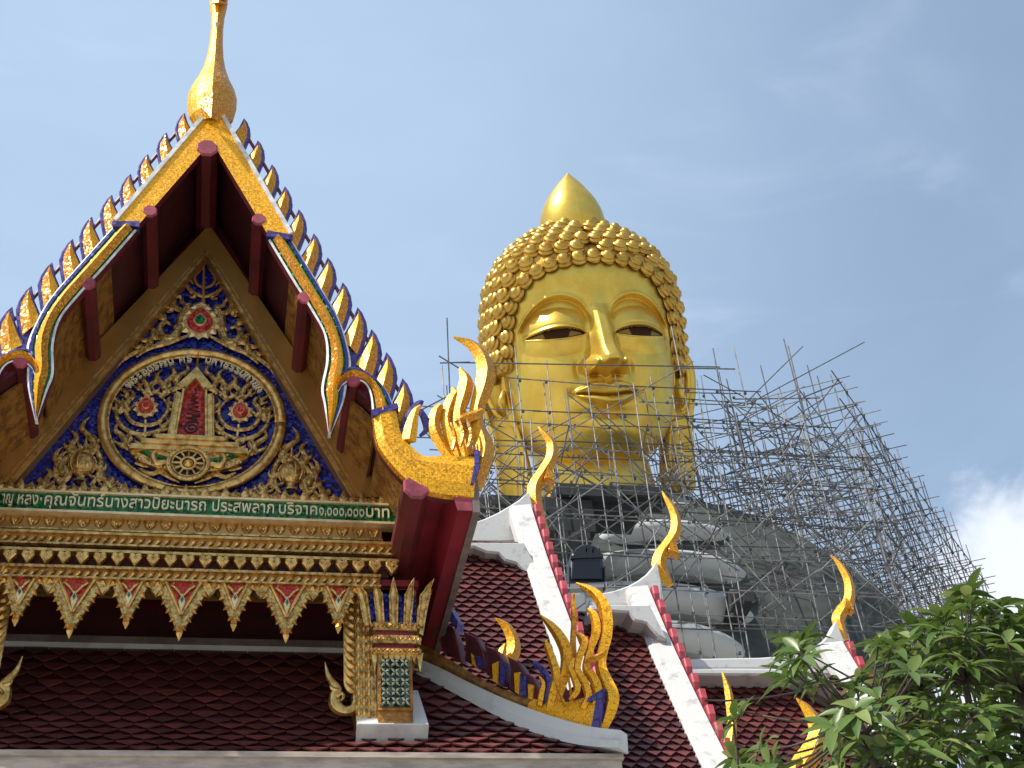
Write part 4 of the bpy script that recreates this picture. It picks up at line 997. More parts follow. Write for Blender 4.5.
# curves of the face (ax = |x|)
BX = np.array([.085, .100, .13, .20, .31, .44, .57, .69, .79, .87, .93]); BZ = np.array([-.02, .10, .21, .32, .395, .425, .405, .345, .25, .13, .02])
_bs = np.array(spline(list(zip(BX, BZ)), 10))
def browz(ax): return np.interp(ax, _bs[:, 0], _bs[:, 1])
UX = [.17, .24, .34, .48, .62, .73, .84]; UZ = [-.036, -.006, .016, .024, .016, -.004, -.026]
LX = [.17, .26, .38, .50, .64, .76, .84]; LZ = [-.040, -.060, -.077, -.081, -.072, -.052, -.030]
_us = np.array(spline(list(zip(UX, UZ)), 8)); _ls = np.array(spline(list(zip(LX, LZ)), 8))
def upz(ax): return np.interp(ax, _us[:, 0], _us[:, 1])
def loz(ax): return np.interp(ax, _ls[:, 0], _ls[:, 1])
def feature(x, z):
    ax = np.abs(x); h = np.zeros_like(x)
    # brow edge: a crisp step down from the forehead into the socket
    bzz = browz(ax); d = bzz-z                      # >0 below the brow
    ins = smin(ax, .09, .14)*(1-smin(ax, .84, .92))
    inner = np.where(ax < .14, 0, 1)
    step = smin(d, -.004, .030)*np.exp(-np.clip(d-.03, 0, 9)/.19)
    h -= .088*step*ins
    h += .012*np.exp(-((d+.016)/.022)**2)*ins
    # eyelid: a full bulge
    r2 = ((ax-.485)/.39)**2+((z-.035)/.265)**2
    lid = np.clip(1-r2, 0, 1)**1.15; h += .125*lid*smin(z-upz(ax), -.012, .01)
    h += .055*np.clip(1-(((ax-.49)/.42)**2+((z+.10)/.20)**2), 0, 1)*smin(loz(ax)-z, -.012, .012)
    # crease above the lashes
    ex = smin(ax, .16, .20)*(1-smin(ax, .82, .88))
    h += .011*np.exp(-((z-upz(ax)-.014)/.014)**2)*ex
    h -= .007*np.exp(-((z-upz(ax)-.048)/.010)**2)*ex*smin(ax, .2, .3)
    h += .014*np.exp(-((z-loz(ax)+.012)/.012)**2)*ex
    slit = smin(upz(ax)-z, -.006, .010)*smin(z-loz(ax), -.006, .010)*ex
    h -= .035*slit; h += .035*slit*np.sqrt(np.clip(1-((ax-.49)/.34)**2, 0, 1))
    # nose
    zt = np.clip((z+.40)/.70, 0, 1)                 # 0 at the tip, 1 at the root
    hh = np.where(z > -.40, .365*(1-zt)**1.02+.045*(1-smin(z, .18, .5)), .365+.045)
    under = 1-smin(-z, .44, .565); hh = hh*under
    hw_ = .088+.082*(1-zt)**1.3
    prof = 1-smin(ax, hw_*.30, hw_+.070+.03*(1-zt))
    h += hh*prof
    tip = np.exp(-((ax/.125)**2+((z+.40)/.095)**2)); h += .055*tip
    wing = np.exp(-(((ax-.200)/.074)**2+((z+.455)/.088)**2)**1.7); h += .205*wing*(1-smin(-z, .50, .56)*.9)
    h -= .030*np.exp(-(((ax-.135)/.022)**2+((z+.44)/.07)**2))
    h -= .130*np.exp(-(((ax-.125)/.062)**2+((z+.525)/.026)**2))
    h -= .050*np.exp(-(((ax-.305)/.05)**2+((z+.47)/.10)**2))
    # philtrum, lips
    h += .055*np.exp(-((ax/.5)**2+((z+.80)/.28)**2))
    h -= .022*np.exp(-((ax/.035)**2))*smin(-z, .55, .58)*(1-smin(-z, .665, .70))
    h += .014*np.exp(-(((ax-.06)/.025)**2))*smin(-z, .55, .58)*(1-smin(-z, .665, .70))
    mw = .392; cx = np.clip(ax/mw, 0, 1.2)
    zm = -.785+.036*cx**2.5-.016*np.cos(np.clip(ax/.13, 0, math.pi))*(1-smin(ax, .10, .2))
    zu = zm+(.150*(1-cx**1.9)+.010)*(1-.20*np.exp(-(ax/.05)**2)); zl = zm-.128*np.clip(1-cx**2.2, 0, 1)-.008
    on = 1-smin(cx, .93, 1.02)
    tu = np.clip((z-zm)/np.maximum(zu-zm, .004), 0, 1.5); tl = np.clip((zm-z)/np.maximum(zm-zl, .004), 0, 1.5)
    up = np.where(z >= zm, (1-smin(tu, .86, 1.05))*(.050+.105*np.clip(tu, 0, 1)**.8), 0)
    lw = np.where(z < zm, (1-smin(tl, .62, 1.10))*(.075+.085*np.sin(np.clip(tl, 0, 1)*math.pi)), 0)
    h += (up+lw)*on*(1-.60*cx**2)
    h += .022*np.exp(-((z-zu-.012)/.013)**2)*on*(cx < 1.05)
    h -= .110*np.exp(-((z-zm)/.015)**2)*(1-smin(cx, .70, 1.02)*.8)*(cx < 1.15)
    h -= .030*np.exp(-(((ax-.395)/.06)**2+((z+.745)/.06)**2))
    h -= .070*np.exp(-((ax/.27)**2+((z+.985)/.050)**2))
    # chin and cheeks
    h += .10*np.exp(-((ax/.28)**2+((z+1.17)/.15)**2))
    h += .05*np.exp(-(((ax-.55)/.28)**2+((z+.42)/.28)**2))
    h -= .020*np.exp(-(((ax-.60)/.10)**2+((z+.78)/.25)**2))
    # crease under the chin
    
    return h
zz = np.linspace(-1.568, 1.495, 500)
ph = np.concatenate([np.linspace(-1.32, 1.32, 420), np.linspace(1.32, 2*math.pi-1.32, 90)[1:-1]])
Zg, Pg = np.meshgrid(zz, ph, indexing='ij'); Xg, Yg = skull(Zg, Pg)
mask = smin(np.cos(Pg), .12, .30)
Yg = Yg+feature(Xg, Zg)*mask
o = np.array(HO); AXm = np.array([HX, HY, HZ])*HS
V = o+np.stack([Xg-LEAN*np.maximum(Zg, 0), Yg, Zg], -1).reshape(-1, 3)@AXm
nz, npn = Zg.shape
def grid_obj(name, V, nz, npn, mats, midx=None, parent=None, wrap=True):
    i, j = np.meshgrid(np.arange(nz-1), np.arange(npn if wrap else npn-1), indexing='ij'); j2 = (j+1) % npn
    F = np.stack([i*npn+j, i*npn+j2, (i+1)*npn+j2, (i+1)*npn+j], -1).reshape(-1, 4)
    me = bpy.data.meshes.new(name); ob = bpy.data.objects.new(name, me); COL.objects.link(ob)
    if parent is not None: ob.parent = parent; V = V-np.array(parent.location)
    me.from_pydata(V.tolist(), [], F.tolist())
    for m in mats: me.materials.append(MATS[m])
    if midx is not None: me.polygons.foreach_set('material_index', midx.reshape(-1))
    me.polygons.foreach_set('use_smooth', [True]*len(F)); me.update(); return ob
ax_ = np.abs(Xg); sl_ = ((upz(ax_)-.004 > Zg) & (loz(ax_)+.002 < Zg) & (ax_ > .19) & (ax_ < .82) & (np.cos(Pg) > .2))
iris = sl_ & (((ax_-.50)/.150)**2+((Zg-.02)/.15)**2 < 1)
mi = np.zeros(Zg.shape, int); mi[sl_] = 2; mi[iris] = 1
rim = sl_ & ((upz(ax_)-.016 < Zg) | (loz(ax_)+.010 > Zg)); mi[rim] = 1
head = grid_obj('head', V, nz, npn, ['statue_gold', 'statue_eye', 'statue_eyewhite'], mi[:-1, :], statue)
# neck and ears join the head's mesh
mb = MB()
rows = []
for z, w, y0, d in ((-1.05, .68, -.10, .62), (-1.30, .68, -.08, .64), (-1.55, .68, -.06, .66), (-1.72, .69, -.04, .68), (-1.76, .67, -.04, .66), (-1.80, .71, -.03, .69), (-2.0, .74, 0, .72), (-2.04, .72, 0, .70), (-2.08, .76, 0, .73), (-2.5, .86, .0, .8), (-3.0, 1.1, 0, .95)):
    rows.append([HW(w*math.sin(t), y0+(-z-1.6)*.33+d*math.cos(t), z) for t in np.linspace(0, 2*math.pi, 49)])
mb.grid(rows, 'statue_gold')
def ear(sx):
    # local plane: e = outwards and a little back, z up
    def Q(s, z, t=0.): return HW(sx*(1.0+s*.85)+sx*t*.30, .12-s*.36+t*.84, z, True)
    out = spline([(.02, -.30), (.10, -.14), (.24, -.12), (.36, -.24), (.39, -.46), (.35, -.70), (.29, -.90), (.26, -1.10), (.23, -1.40), (.21, -1.65), (.19, -1.80), (.06, -1.86), (-.14, -1.84), (-.22, -1.68), (-.20, -1.40), (-.14, -1.10), (-.06, -.80), (.0, -.5)], 5)
    cxs = sum(p[0] for p in out)/len(out); front = []; mid = []; back = []
    for s_, z in out:
        k = .86 if z > -1.0 else .8
        front.append(Q(s_, z, .05)); back.append(Q(s_, z, -.16))
    n = len(out)
    ctrline = [Q(.16 if z > -.95 else .02, z, -.03) for s_, z in out]
    q1 = [f.lerp(c, .22)+HY*HS*.03 for f, c in zip(front, ctrline)]; q2 = [f.lerp(c, .42)-HY*HS*.035 for f, c in zip(front, ctrline)]
    rows = [back, front, q1, q2, ctrline]
    rows = [[r[i % n] for i in range(n+1)] for r in rows]
    mb.grid(rows, 'statue_gold'); mb.grid([rows[0], [Q(.1, z, -.16) for s_, z in out+out[:1]]], 'statue_gold')
    mb.tube([Q(a, b, .04) for a, b in spline([(.05, -.36), (.13, -.26), (.22, -.28), (.27, -.42), (.24, -.62), (.16, -.80), (.08, -.86)], 4)], [.10, .16, .18, .2, .2, .18, .16, .16, .16, .16, .16, .16, .16, .16, .16, .16, .16, .16, .16, .16, .16, .14, .12, .1, .08][:25], 8, 'statue_gold')
    mb.tube([Q(.03, -.55, .10), Q(.07, -.68, .12), Q(.05, -.80, .10)], [.12, .28, .12], 8, 'statue_gold')
for sx in (-1, 1): ear(sx)
extra = mb.build('head', statue, smooth='all', recalc=False)
# join extra into head
bm = bmesh.new(); bm.from_mesh(head.data); bm.from_mesh(extra.data); nf = len(head.data.polygons)
bm.to_mesh(head.data); bm.free(); bpy.data.objects.remove(extra)
head.data.polygons.foreach_set('use_smooth', [True]*len(head.data.polygons)); head.name = 'head'
# hair: rows of snail curls over the skull
def hairline(z):                       # smallest |phi| with hair at height z
    return np.interp(z, [-.46, -.36, -.30, .0, .35, .60, .74, .82, .86], [2.0, 1.34, 1.19, 1.15, 1.03, .82, .57, .25, 0.])
mb = MB()
capz = np.linspace(-.46, 1.49, 60); capp = np.linspace(0, 1, 70)
KW, KF = 1.085, 1.05
rowsc = []
for z in capz:
    h0 = float(hairline(z)); r = []
    for t in capp:
        p_ = h0+(2*math.pi-2*h0)*t; x, y = skull(np.array(z), np.array(p_), KW, KF); e = min(t, 1-t); k = min(1, e/.02); 
        x0, y0 = skull(np.array(z), np.array(p_), .99, .985)
        r.append(HW(float(x0+(x-x0)*k), float(y0+(y-y0)*k), z*1.02))
    rowsc.append(r)
mb.grid(rowsc, 'hair_gold')
def curl(c, n, r, tw):
    n = n.normalized(); a = n.orthogonal().normalized(); b = n.cross(a); seg = 16; turns = 2.6; nr = 18; vs = []
    for i in range(nr+1):
        t = i/nr
        for j in range(seg):
            th = 2*math.pi*j/seg; u = t*turns+th/(2*math.pi)*tw; fr = u-math.floor(u)
            env = math.cos(t*math.pi*.5)**.62*.98+.06; rad = r*env*(.80+.26*math.sin(math.pi*fr)**.7)
            vs.append(c+a*(rad*math.cos(th))+b*(rad*math.sin(th))+n*(r*1.25*t-r*.20))
    fs = [(i*seg+j, i*seg+(j+1) % seg, (i+1)*seg+(j+1) % seg, (i+1)*seg+j) for i in range(nr) for j in range(seg)]+[tuple(range(nr*seg, (nr+1)*seg))]
    mb.add(vs, fs, 'hair_gold')
PLACED = []
# the front row follows the hairline exactly
ZL = np.concatenate([np.linspace(-.32, .80, 300)]); PL = hairline(ZL); xl_, yl_ = skull(ZL, PL, 1.02, 1.0)
pts3 = np.stack([xl_, yl_, ZL], -1); x_, y_ = skull(np.full(60, .83), np.linspace(float(hairline(.80)), 0, 60), 1.02, 1.0); pts3 = np.concatenate([pts3, np.stack([x_, y_, np.linspace(.80, .84, 60)], -1)])
ar = np.concatenate([[0], np.cumsum(np.linalg.norm(np.diff(pts3, axis=0), axis=1))]); nfr = int(.0+ar[-1]/.170)
for i in range(nfr+1):
    q = [np.interp(i*ar[-1]/nfr, ar, pts3[:, k]) for k in range(3)]
    for sx in (1, -1):
        if i == nfr and sx < 0: continue
        nn = Vector((q[0]*sx*1.0, q[1]*1.0+.15, (q[2]-.1)*.8)).normalized(); cc = HW(q[0]*sx, q[1]+.01, q[2]+.045); PLACED.append(cc); curl(cc, HX*nn.x+HY*nn.y+HZ*nn.z, .098*HS, 1 if sx < 0 else -1)
# arclength rows from the side sideburn up to the crown
zs = np.linspace(-.34, 1.49, 400); arc = np.concatenate([[0], np.cumsum(np.hypot(np.diff(zs), np.diff(wz(zs)*KW)))])
SPC = .172; nrow = int(arc[-1]/SPC)
ncurl = 0
for k in range(nrow+1):
    z = float(np.interp(k*SPC, arc, zs)); pp = np.linspace(0, 2*math.pi, 600); x, y = skull(np.full(600, z), pp, KW, KF)
    per = np.concatenate([[0], np.cumsum(np.hypot(np.diff(x), np.diff(y)))]); n_ = max(1, int(per[-1]/SPC))
    for i in range(n_):
        p_ = float(np.interp((i+.5*(k % 2))*per[-1]/n_ % per[-1], per, pp)); pa = min(p_, 2*math.pi-p_)
        if pa < float(hairline(z))+.07*(1.0 if z < .7 else 1.0): continue
        e = .01
        x0, y0 = skull(np.array(z), np.array(p_), KW, KF); x1, y1 = skull(np.array(z), np.array(p_+e), KW, KF); x2, y2 = skull(np.array(min(z+e, 1.495)), np.array(p_), KW, KF)
        tu = Vector((float(x1-x0), float(y1-y0), 0)); tv = Vector((float(x2-x0), float(y2-y0), e)); nn = tu.cross(tv)
        if nn.length < 1e-9: nn = Vector((0, 0, 1))
        nn.normalize(); rad_ = Vector((float(x0), float(y0), z-.1))
        if nn.dot(rad_) < 0: nn = -nn
        nn = (nn+Vector((0, .0, .18))).normalized()
        cc = HW(float(x0), float(y0), z*1.02)
        if any((cc-q).length < SPC*HS*.72 for q in PLACED): continue
        PLACED.append(cc); curl(cc, HX*nn.x+HY*nn.y+HZ*nn.z, .100*HS, 1 if x0 < 0 else -1); ncurl += 1
# thin band along the hairline
hair = mb.build('hair', statue, smooth='all', recalc=False)
# crown flame
mb = MB()
prof = [(.30, 1.22), (.38, 1.34), (.405, 1.46), (.40, 1.57), (.375, 1.68), (.335, 1.78), (.28, 1.88), (.215, 1.97), (.145, 2.06), (.080, 2.13), (.035, 2.175), (.004, 2.21)]
pr = spline(prof, 5); rows = []
CT = (0.0, -.05)
for r_, z in pr: rows.append([HO+(HX*(CT[0]-LEAN*z+r_*math.sin(t))+HY*(CT[1]+r_*math.cos(t)))*HS+HZ*z*HS for t in np.linspace(0, 2*math.pi, 49)])
mb.grid(rows, 'statue_gold'); mb.build('crown_flame', statue, smooth='all', recalc=False)

# ---- unfinished body: a big shrouded mass with grey cement bands
BC = P(640, 560, 66); BC = Vector((BC.x, 68, 0))
mb = MB()
rows = []
def span(pxl, pxr, py, Y): return P(pxl, py, Y), P(pxr, py, Y)
for py, xl, xr, yd in ((488, 540, 690, 6), (494, 510, 740, 7), (504, 485, 780, 8), (520, 462, 822, 9), (545, 445, 860, 10), (575, 435, 888, 11), (610, 430, 898, 11.5), (650, 425, 900, 12), (720, 425, 900, 12)):
    a, b = P(xl, py, 66), P(xr, py, 66); z = P((xl+xr)/2, py, 68-yd).z; cx = (a.x+b.x)/2; hw_ = (b.x-a.x)/2
    rows.append([Vector((cx+hw_*math.copysign(abs(math.sin(t))**.85, math.sin(t)), 68-yd*math.copysign(abs(math.cos(t))**.85, math.cos(t))+random.uniform(-.25, .25), z+random.uniform(-.2, .2))) for t in np.linspace(0, 2*math.pi, 73)])
low = [Vector((p.x, p.y, 0)) for p in rows[-1]]
for r in rows+[low]: r[-1] = r[0]
mb.grid(rows+[low], 'shade_net'); mb.add(rows[0][:-1], [tuple(range(72))], 'shade_net')
body = mb.build('body', statue, smooth='all', recalc=False)
def slab(xl, xr, pt_, pb, Yf, depth, bulge, m='cement', tilt=0.):
    """one rounded grey band: px extents of its front, thickness from pt_ to pb"""
    mb = MB(); a, b = P(xl, (pt_+pb)/2, Yf), P(xr, (pt_+pb)/2, Yf); z1, z0 = P((xl+xr)/2, pt_, Yf).z, P((xl+xr)/2, pb, Yf).z
    cx, hw_ = (a.x+b.x)/2, (b.x-a.x)/2; rows = []; ns = 60
    for v in np.linspace(0, 1, 12):
        pf_ = math.sin(math.pi*(.08+.84*v))**.34; r = []
        for t in np.linspace(0, 2*math.pi, ns+1):
            s_, c = math.sin(t), math.cos(t); e = .80
            x = hw_*math.copysign(abs(s_)**e, s_)*(.90+.10*pf_); y = depth*math.copysign(abs(c)**e, c)*(.82+.18*pf_)
            drop = -.14*(z1-z0)*abs(x/hw_)**4*3
            r.append(Vector((cx+x, Yf+depth-y, z0+(z1-z0)*v+drop*v+tilt*x)))
        r[-1] = r[0]; rows.append(r)
    mb.grid(rows, m); mb.add(rows[0][:-1], [tuple(range(ns))], m); mb.add(rows[-1][:-1], [tuple(range(ns))], m)
    return mb.build('body_band', body, smooth=True, recalc=False)
slab(570, 778, 514, 533, 57.5, 9, .5)
slab(528, 804, 542, 566, 55.5, 11, .5)
slab(470, 818, 573, 602, 54.4, 12, .5)
slab(466, 812, 610, 640, 53.8, 12, .5)
slab(466, 778, 647, 668, 53.3, 12, .5)
slab(610, 740, 499, 508, 60, 6, .5)
boards = []
for (x0, x1, y0, y1, Y, d) in ((556, 622, 486, 494, 53.0, 1.5), (614, 668, 487, 494, 53.4, 1.5), (548, 592, 500, 530, 53.2, 4), (560, 590, 532, 541, 53.1, 4), (592, 640, 505, 510, 53.6, 2), (478, 552, 497, 503, 55, 2), (486, 545, 512, 532, 57, 3), (736, 752, 585, 601, 54.0, 6)):  # last box stands in for a dark opening in the body band
    a, b = P(x0, y1, Y), P(x1, y0, Y); c = P(x0, y0, Y); mb = MB(); boards.append(mb); mb.box((min(a.x, c.x), Y, a.z), (b.x, Y+d, b.z), 'dark_plank_opening')
# ================================================================== scaffolding round the statue
mat('steel_pole', (.27, .265, .26), (.13, .125, .12), 3, metal=.35, rough=.55)
mat('dark_pole', (.12, .115, .115), (.06, .058, .055), 3, metal=.25, rough=.6)  # darker pole tone, set to stand out against the sky
mat('coupler', (.06, .06, .065), rough=.6)
scaf = thing('scaffolding', (24, 52, 0), 'dense lattice of grey steel poles wrapped round the golden statue from its chin down', 'scaffolding')
for b_ in boards: b_.build('platform_and_opening', scaf)
rnd = random.Random(11)
SEG = []; NODE = []
J = lambda s_: Vector((rnd.uniform(-s_, s_), rnd.uniform(-s_, s_), rnd.uniform(-s_, s_)))
def seg(a, b, r=.030, m='steel_pole'): SEG.append((Vector(a), Vector(b), r, m))
# the front lattice: parallel to the hall
def topz(x, Y, tab):
    p = px((x, Y, 48)); return P(p[0], np.interp(p[0], [t[0] for t in tab], [t[1] for t in tab]), Y).z
TAB1 = [(420, 420), (445, 392), (470, 386), (500, 378), (560, 372), (640, 372), (700, 366), (745, 372), (775, 405), (810, 425), (860, 520), (900, 570)]
TAB2 = [(420, 470), (450, 420), (480, 400), (560, 402), (640, 398), (690, 388), (740, 396), (790, 425), (850, 490), (900, 560)]
for li, (Y, tab, sp_) in enumerate(((50.2, TAB1, 1.65), (51.9, TAB2, 1.6), (48.6, [(420, 470), (500, 440), (640, 425), (720, 425), (780, 455), (850, 540), (900, 590)], 1.7), (53.8, [(420, 440), (470, 420), (485, 400), (500, 470), (660, 470), (690, 384), (750, 392), (800, 430), (880, 540)], 1.7), (56.0, [(420, 460), (480, 430), (500, 480), (670, 480), (690, 392), (750, 398), (800, 440), (890, 560)], 1.7))):
    x0, x1 = P(418, 520, Y).x, P(905 if li < 3 else 880, 560, Y).x; n = int((x1-x0)/sp_)
    tops = []
    for i in range(n+1):
        x = x0+i*sp_+rnd.uniform(-.25, .25); zt = topz(x, Y, tab)+rnd.choice((rnd.uniform(-.5, 1.0), rnd.uniform(-.5, 1.2), rnd.uniform(1.0, 2.8))); tops.append((x, min(zt, topz(x, Y, tab)+.4)))
        seg((x+rnd.uniform(-.12, .12), Y+rnd.uniform(-.2, .2), 28 if Y < 53 else P(640, 512, Y).z), (x+rnd.uniform(-.4, .4), Y+rnd.uniform(-.2, .2), zt), m='dark_pole' if rnd.random() < .35 else 'steel_pole')
    z = 29.0+rnd.uniform(0, 1) if Y < 53 else P(640, 505, Y).z
    while z < 60:
        # stretch of the level that lies under the outline
        ok = [x for x, zt in tops if zt > z+.3]
        if len(ok) >= 2:
            runs = [[ok[0]]]
            for x in ok[1:]:
                if x-runs[-1][-1] < sp_*1.8: runs[-1].append(x)
                else: runs.append([x])
            for r_ in runs:
                if len(r_) < 2: continue
                xa, xb = r_[0]-rnd.uniform(.2, 1.4), r_[-1]+rnd.uniform(.2, 1.6)
                while xa < xb-.5:
                    xe = min(xb, xa+rnd.uniform(5.5, 8)); dz = rnd.uniform(-.12, .12); seg((xa, Y-.1, z+dz), (xe, Y-.1, z+dz+rnd.uniform(-.18, .18)), .032, 'dark_pole' if rnd.random() < .45 else 'steel_pole'); xa = xe-.4
                for x in r_: NODE.append(Vector((x, Y-.05, z)))
        z += 1.75+rnd.uniform(-.12, .12)
    for i in range(22 if Y < 53 else 14):          # braces
        x = rnd.uniform(x0, x1-4); zt = topz(x+2, Y, tab); z = rnd.uniform(30 if Y < 53 else P(640, 500, Y).z, max(31, zt-4.5)); L_ = rnd.uniform(3.5, 7); s_ = rnd.choice((-1, 1))
        seg((x, Y-.18, z if s_ > 0 else z+L_*.85), (x+L_*rnd.uniform(.45, 1.3), Y-.18, z+L_*.85 if s_ > 0 else z), .031, 'dark_pole' if rnd.random() < .5 else 'steel_pole')
# short transoms running away from the camera
for i in range(36):
    x = rnd.uniform(10.5, 33); zt = topz(x, 50.2, TAB1); z = rnd.uniform(30, max(31, zt-3.0)); seg((x, 47.8, z), (x+rnd.uniform(-.3, .3), rnd.uniform(48.5, 51), z+rnd.uniform(-.3, .3)), .031, 'dark_pole')
# the corner lattice: turned 45 degrees, running back to the right
OC = P(838, 380, 57.0); ua = R(42); U_ = Vector((math.sin(ua), math.cos(ua), 0)); V_ = Vector((-math.sin(R(62)), math.cos(R(62)), 0))
LU = 0
d = ray(986, 578); tt = (OC.z-CAM_C.z)/d.z; LU = ((CAM_C+d*tt)-OC).dot(U_)
NU = 20; SU = LU/NU; NV = 5; SV = 2.2
for a in range(NU+2):
    for b in range(NV+1):
        p = OC+U_*(a*SU)+V_*(b*SV); zt = OC.z+(rnd.uniform(.8, 4.6) if rnd.random() < .5 else rnd.uniform(0, .8))-(4 if a > NU else 0)
        seg(p+Vector((rnd.uniform(-.2, .2), 0, -27)), Vector((p.x, p.y, zt))+J(.3), .034, 'dark_pole' if rnd.random() < .6 else 'steel_pole')
z = OC.z
lev = 0
while z > 26:
    for b in range(NV+1):
        u0 = -rnd.uniform(.3, 1.2)
        while u0 < LU+.5:
            u1 = min(u0+rnd.uniform(7, 11), LU+rnd.uniform(.5, 2.0)); p = OC+V_*(b*SV); seg(Vector((p.x, p.y, z))+U_*u0+J(.08), Vector((p.x, p.y, z))+U_*u1+J(.15), .036, 'dark_pole'); u0 = u1-.5
            if u1 > LU: break
    for a in range(NU+1):
        p = OC+U_*(a*SU)
        if rnd.random() < .86: seg(Vector((p.x, p.y, z+.1))-V_*rnd.uniform(.4, 1.2)+J(.08), Vector((p.x, p.y, z+.1))+V_*(NV*SV+rnd.uniform(-.5, 1.5))+J(.15), .032, 'steel_pole' if rnd.random() < .5 else 'dark_pole')
        NODE.append(Vector((p.x, p.y, z)))
        if rnd.random() < .35: seg(Vector((p.x, p.y, z))+V_*0, Vector((p.x, p.y, z-2.1))+V_*SV*rnd.choice((1, 2)), .031, 'dark_pole')
        if rnd.random() < .22: seg(Vector((p.x, p.y, z)), Vector((p.x, p.y, z-2.0))+U_*SU*1.0*rnd.choice((1, -1)), .031, 'dark_pole')
    z -= 1.95; lev += 1
# a connecting fan between the two lattices
for k in range(22):
    y0 = rnd.uniform(395, 590); a = P(rnd.uniform(690, 790), y0, rnd.uniform(50, 55)); b = P(rnd.uniform(800, 870), y0+rnd.uniform(-70, 40), rnd.uniform(55, 60)); seg(a, b, .032, 'dark_pole')
a = P(804, 397, 55.0); seg(a, P(842, 382, 56.9), .042, 'dark_pole'); seg(P(788, 346, 55), P(806, 420, 55.2), .045); seg(P(735, 399, 54), P(820, 398, 55.4), .042)
seg(P(680, 368, 50), P(735, 369, 50.4), .04); seg(P(455, 362.5, 50), P(720, 367, 50), .036, 'dark_pole')
seg(P(447, 318, 50), P(453, 480, 50), .036, 'dark_pole'); seg(P(439, 356, 50), P(462, 370, 50.5), .034, 'dark_pole'); seg(P(440, 363, 50), P(470, 362, 50), .034, 'dark_pole'); seg(P(421, 410, 50), P(456, 392, 49.5), .034, 'dark_pole')
def vis(s_):
    n = 9; q = [px(s_[0].lerp(s_[1], i/(n-1))) for i in range(n)]; L_ = 0
    for (xa, ya), (xb, yb) in zip(q, q[1:]):
        if 0 <= (xa+xb)/2 < 1024 and 0 <= (ya+yb)/2 < 640 and (xa+xb)/2 > 440: L_ += math.hypot(xb-xa, yb-ya)
    return L_
SEG.sort(key=vis, reverse=True)
SEG = [s_ for s_ in SEG if vis(s_) > 4]
for s_ in SEG[:100]:
    mb = MB(); mb.tube([s_[0], s_[1]], s_[2], 6, s_[3]); mb.build('pole', scaf, recalc=False)
mb = MB()
for s_ in SEG[100:]: mb.tube([s_[0], s_[1]], s_[2], 5, s_[3], cap=False)
for p in NODE:
    q = px(p)
    if 430 < q[0] < 1024 and 300 < q[1] < 660: mb.box(p-Vector((.055, .06, .06)), p+Vector((.055, .06, .06)), 'coupler')
mb.build('pole_lattice', scaf, recalc=False, kind='stuff')

# ================================================================== leafy tree in the right foreground
def leafmat(name, c1, c2):
    m = bpy.data.materials.new(name); m.use_nodes = True; t = m.node_tree; b = t.nodes['Principled BSDF']; N = t.nodes.new; L = t.links.new
    g = N('ShaderNodeNewGeometry'); mx = N('ShaderNodeMix'); mx.data_type = 'RGBA'; mx.inputs[6].default_value = (*c1, 1); mx.inputs[7].default_value = (*c2, 1)
    L(g.outputs['Random Per Island'], mx.inputs[0]); L(mx.outputs[2], b.inputs['Base Color'])
    b.inputs['Roughness'].default_value = .38; b.inputs['Specular IOR Level'].default_value = .45
    tr = N('ShaderNodeBsdfTranslucent'); L(mx.outputs[2], tr.inputs[0]); ms = N('ShaderNodeMixShader'); ms.inputs[0].default_value = .30
    L(b.outputs[0], ms.inputs[1]); L(tr.outputs[0], ms.inputs[2]); L(ms.outputs[0], t.nodes['Material Output'].inputs[0]); MATS[name] = m
leafmat('leaf_green', (.075, .135, .024), (.145, .205, .045)); leafmat('leaf_pale', (.22, .27, .07), (.30, .33, .11))
mat('bark', (.11, .085, .06), (.06, .045, .035), 9, rough=.9, bump=.6, bscale=25)
TC = Vector((4.75, 7.6, 0))
tree = thing('leafy_tree', TC, 'leafy green tree with long whorled leaves in the bottom right corner', 'tree')
rt = random.Random(5)
lf = MB()
def leaf(base, d, up, L_, w, m):
    d = d.normalized(); side = d.cross(up)
    if side.length < 1e-3: side = d.orthogonal()
    side.normalize(); n = side.cross(d).normalized(); droop = rt.uniform(.15, .70)
    prof = ((0, .10), (.12, .42), (.32, .92), (.52, 1.0), (.72, .78), (.88, .40), (1, .02)); rows = []
    for t, k in prof:
        c = base+d*(L_*t)+Vector((0, 0, -1))*(droop*L_*t*t); f_ = w*k
        rows.append((c-side*f_+n*(f_*.35), c, c+side*f_+n*(f_*.35)))
    vs = [p for r in rows for p in r]; k = len(rows); fs = []
    for i in range(k-1): fs += [(3*i, 3*i+1, 3*i+4, 3*i+3), (3*i+1, 3*i+2, 3*i+5, 3*i+4)]
    lf.add(vs, fs, m)
tips = []
def whorl(p, axis):
    axis = axis.normalized(); a = axis.orthogonal().normalized(); b = axis.cross(a); n = rt.randint(6, 10); ph_ = rt.uniform(0, 6.3)
    for i in range(n):
        th = ph_+2*math.pi*i/n+rt.uniform(-.3, .3); tl_ = rt.uniform(.05, .75); d = (a*math.cos(th)+b*math.sin(th))*math.cos(tl_)+axis*math.sin(tl_)
        leaf(p-axis*rt.uniform(0, .06), d, axis, rt.uniform(.14, .26), rt.uniform(.025, .040), 'leaf_pale' if rt.random() < .08 else 'leaf_green')
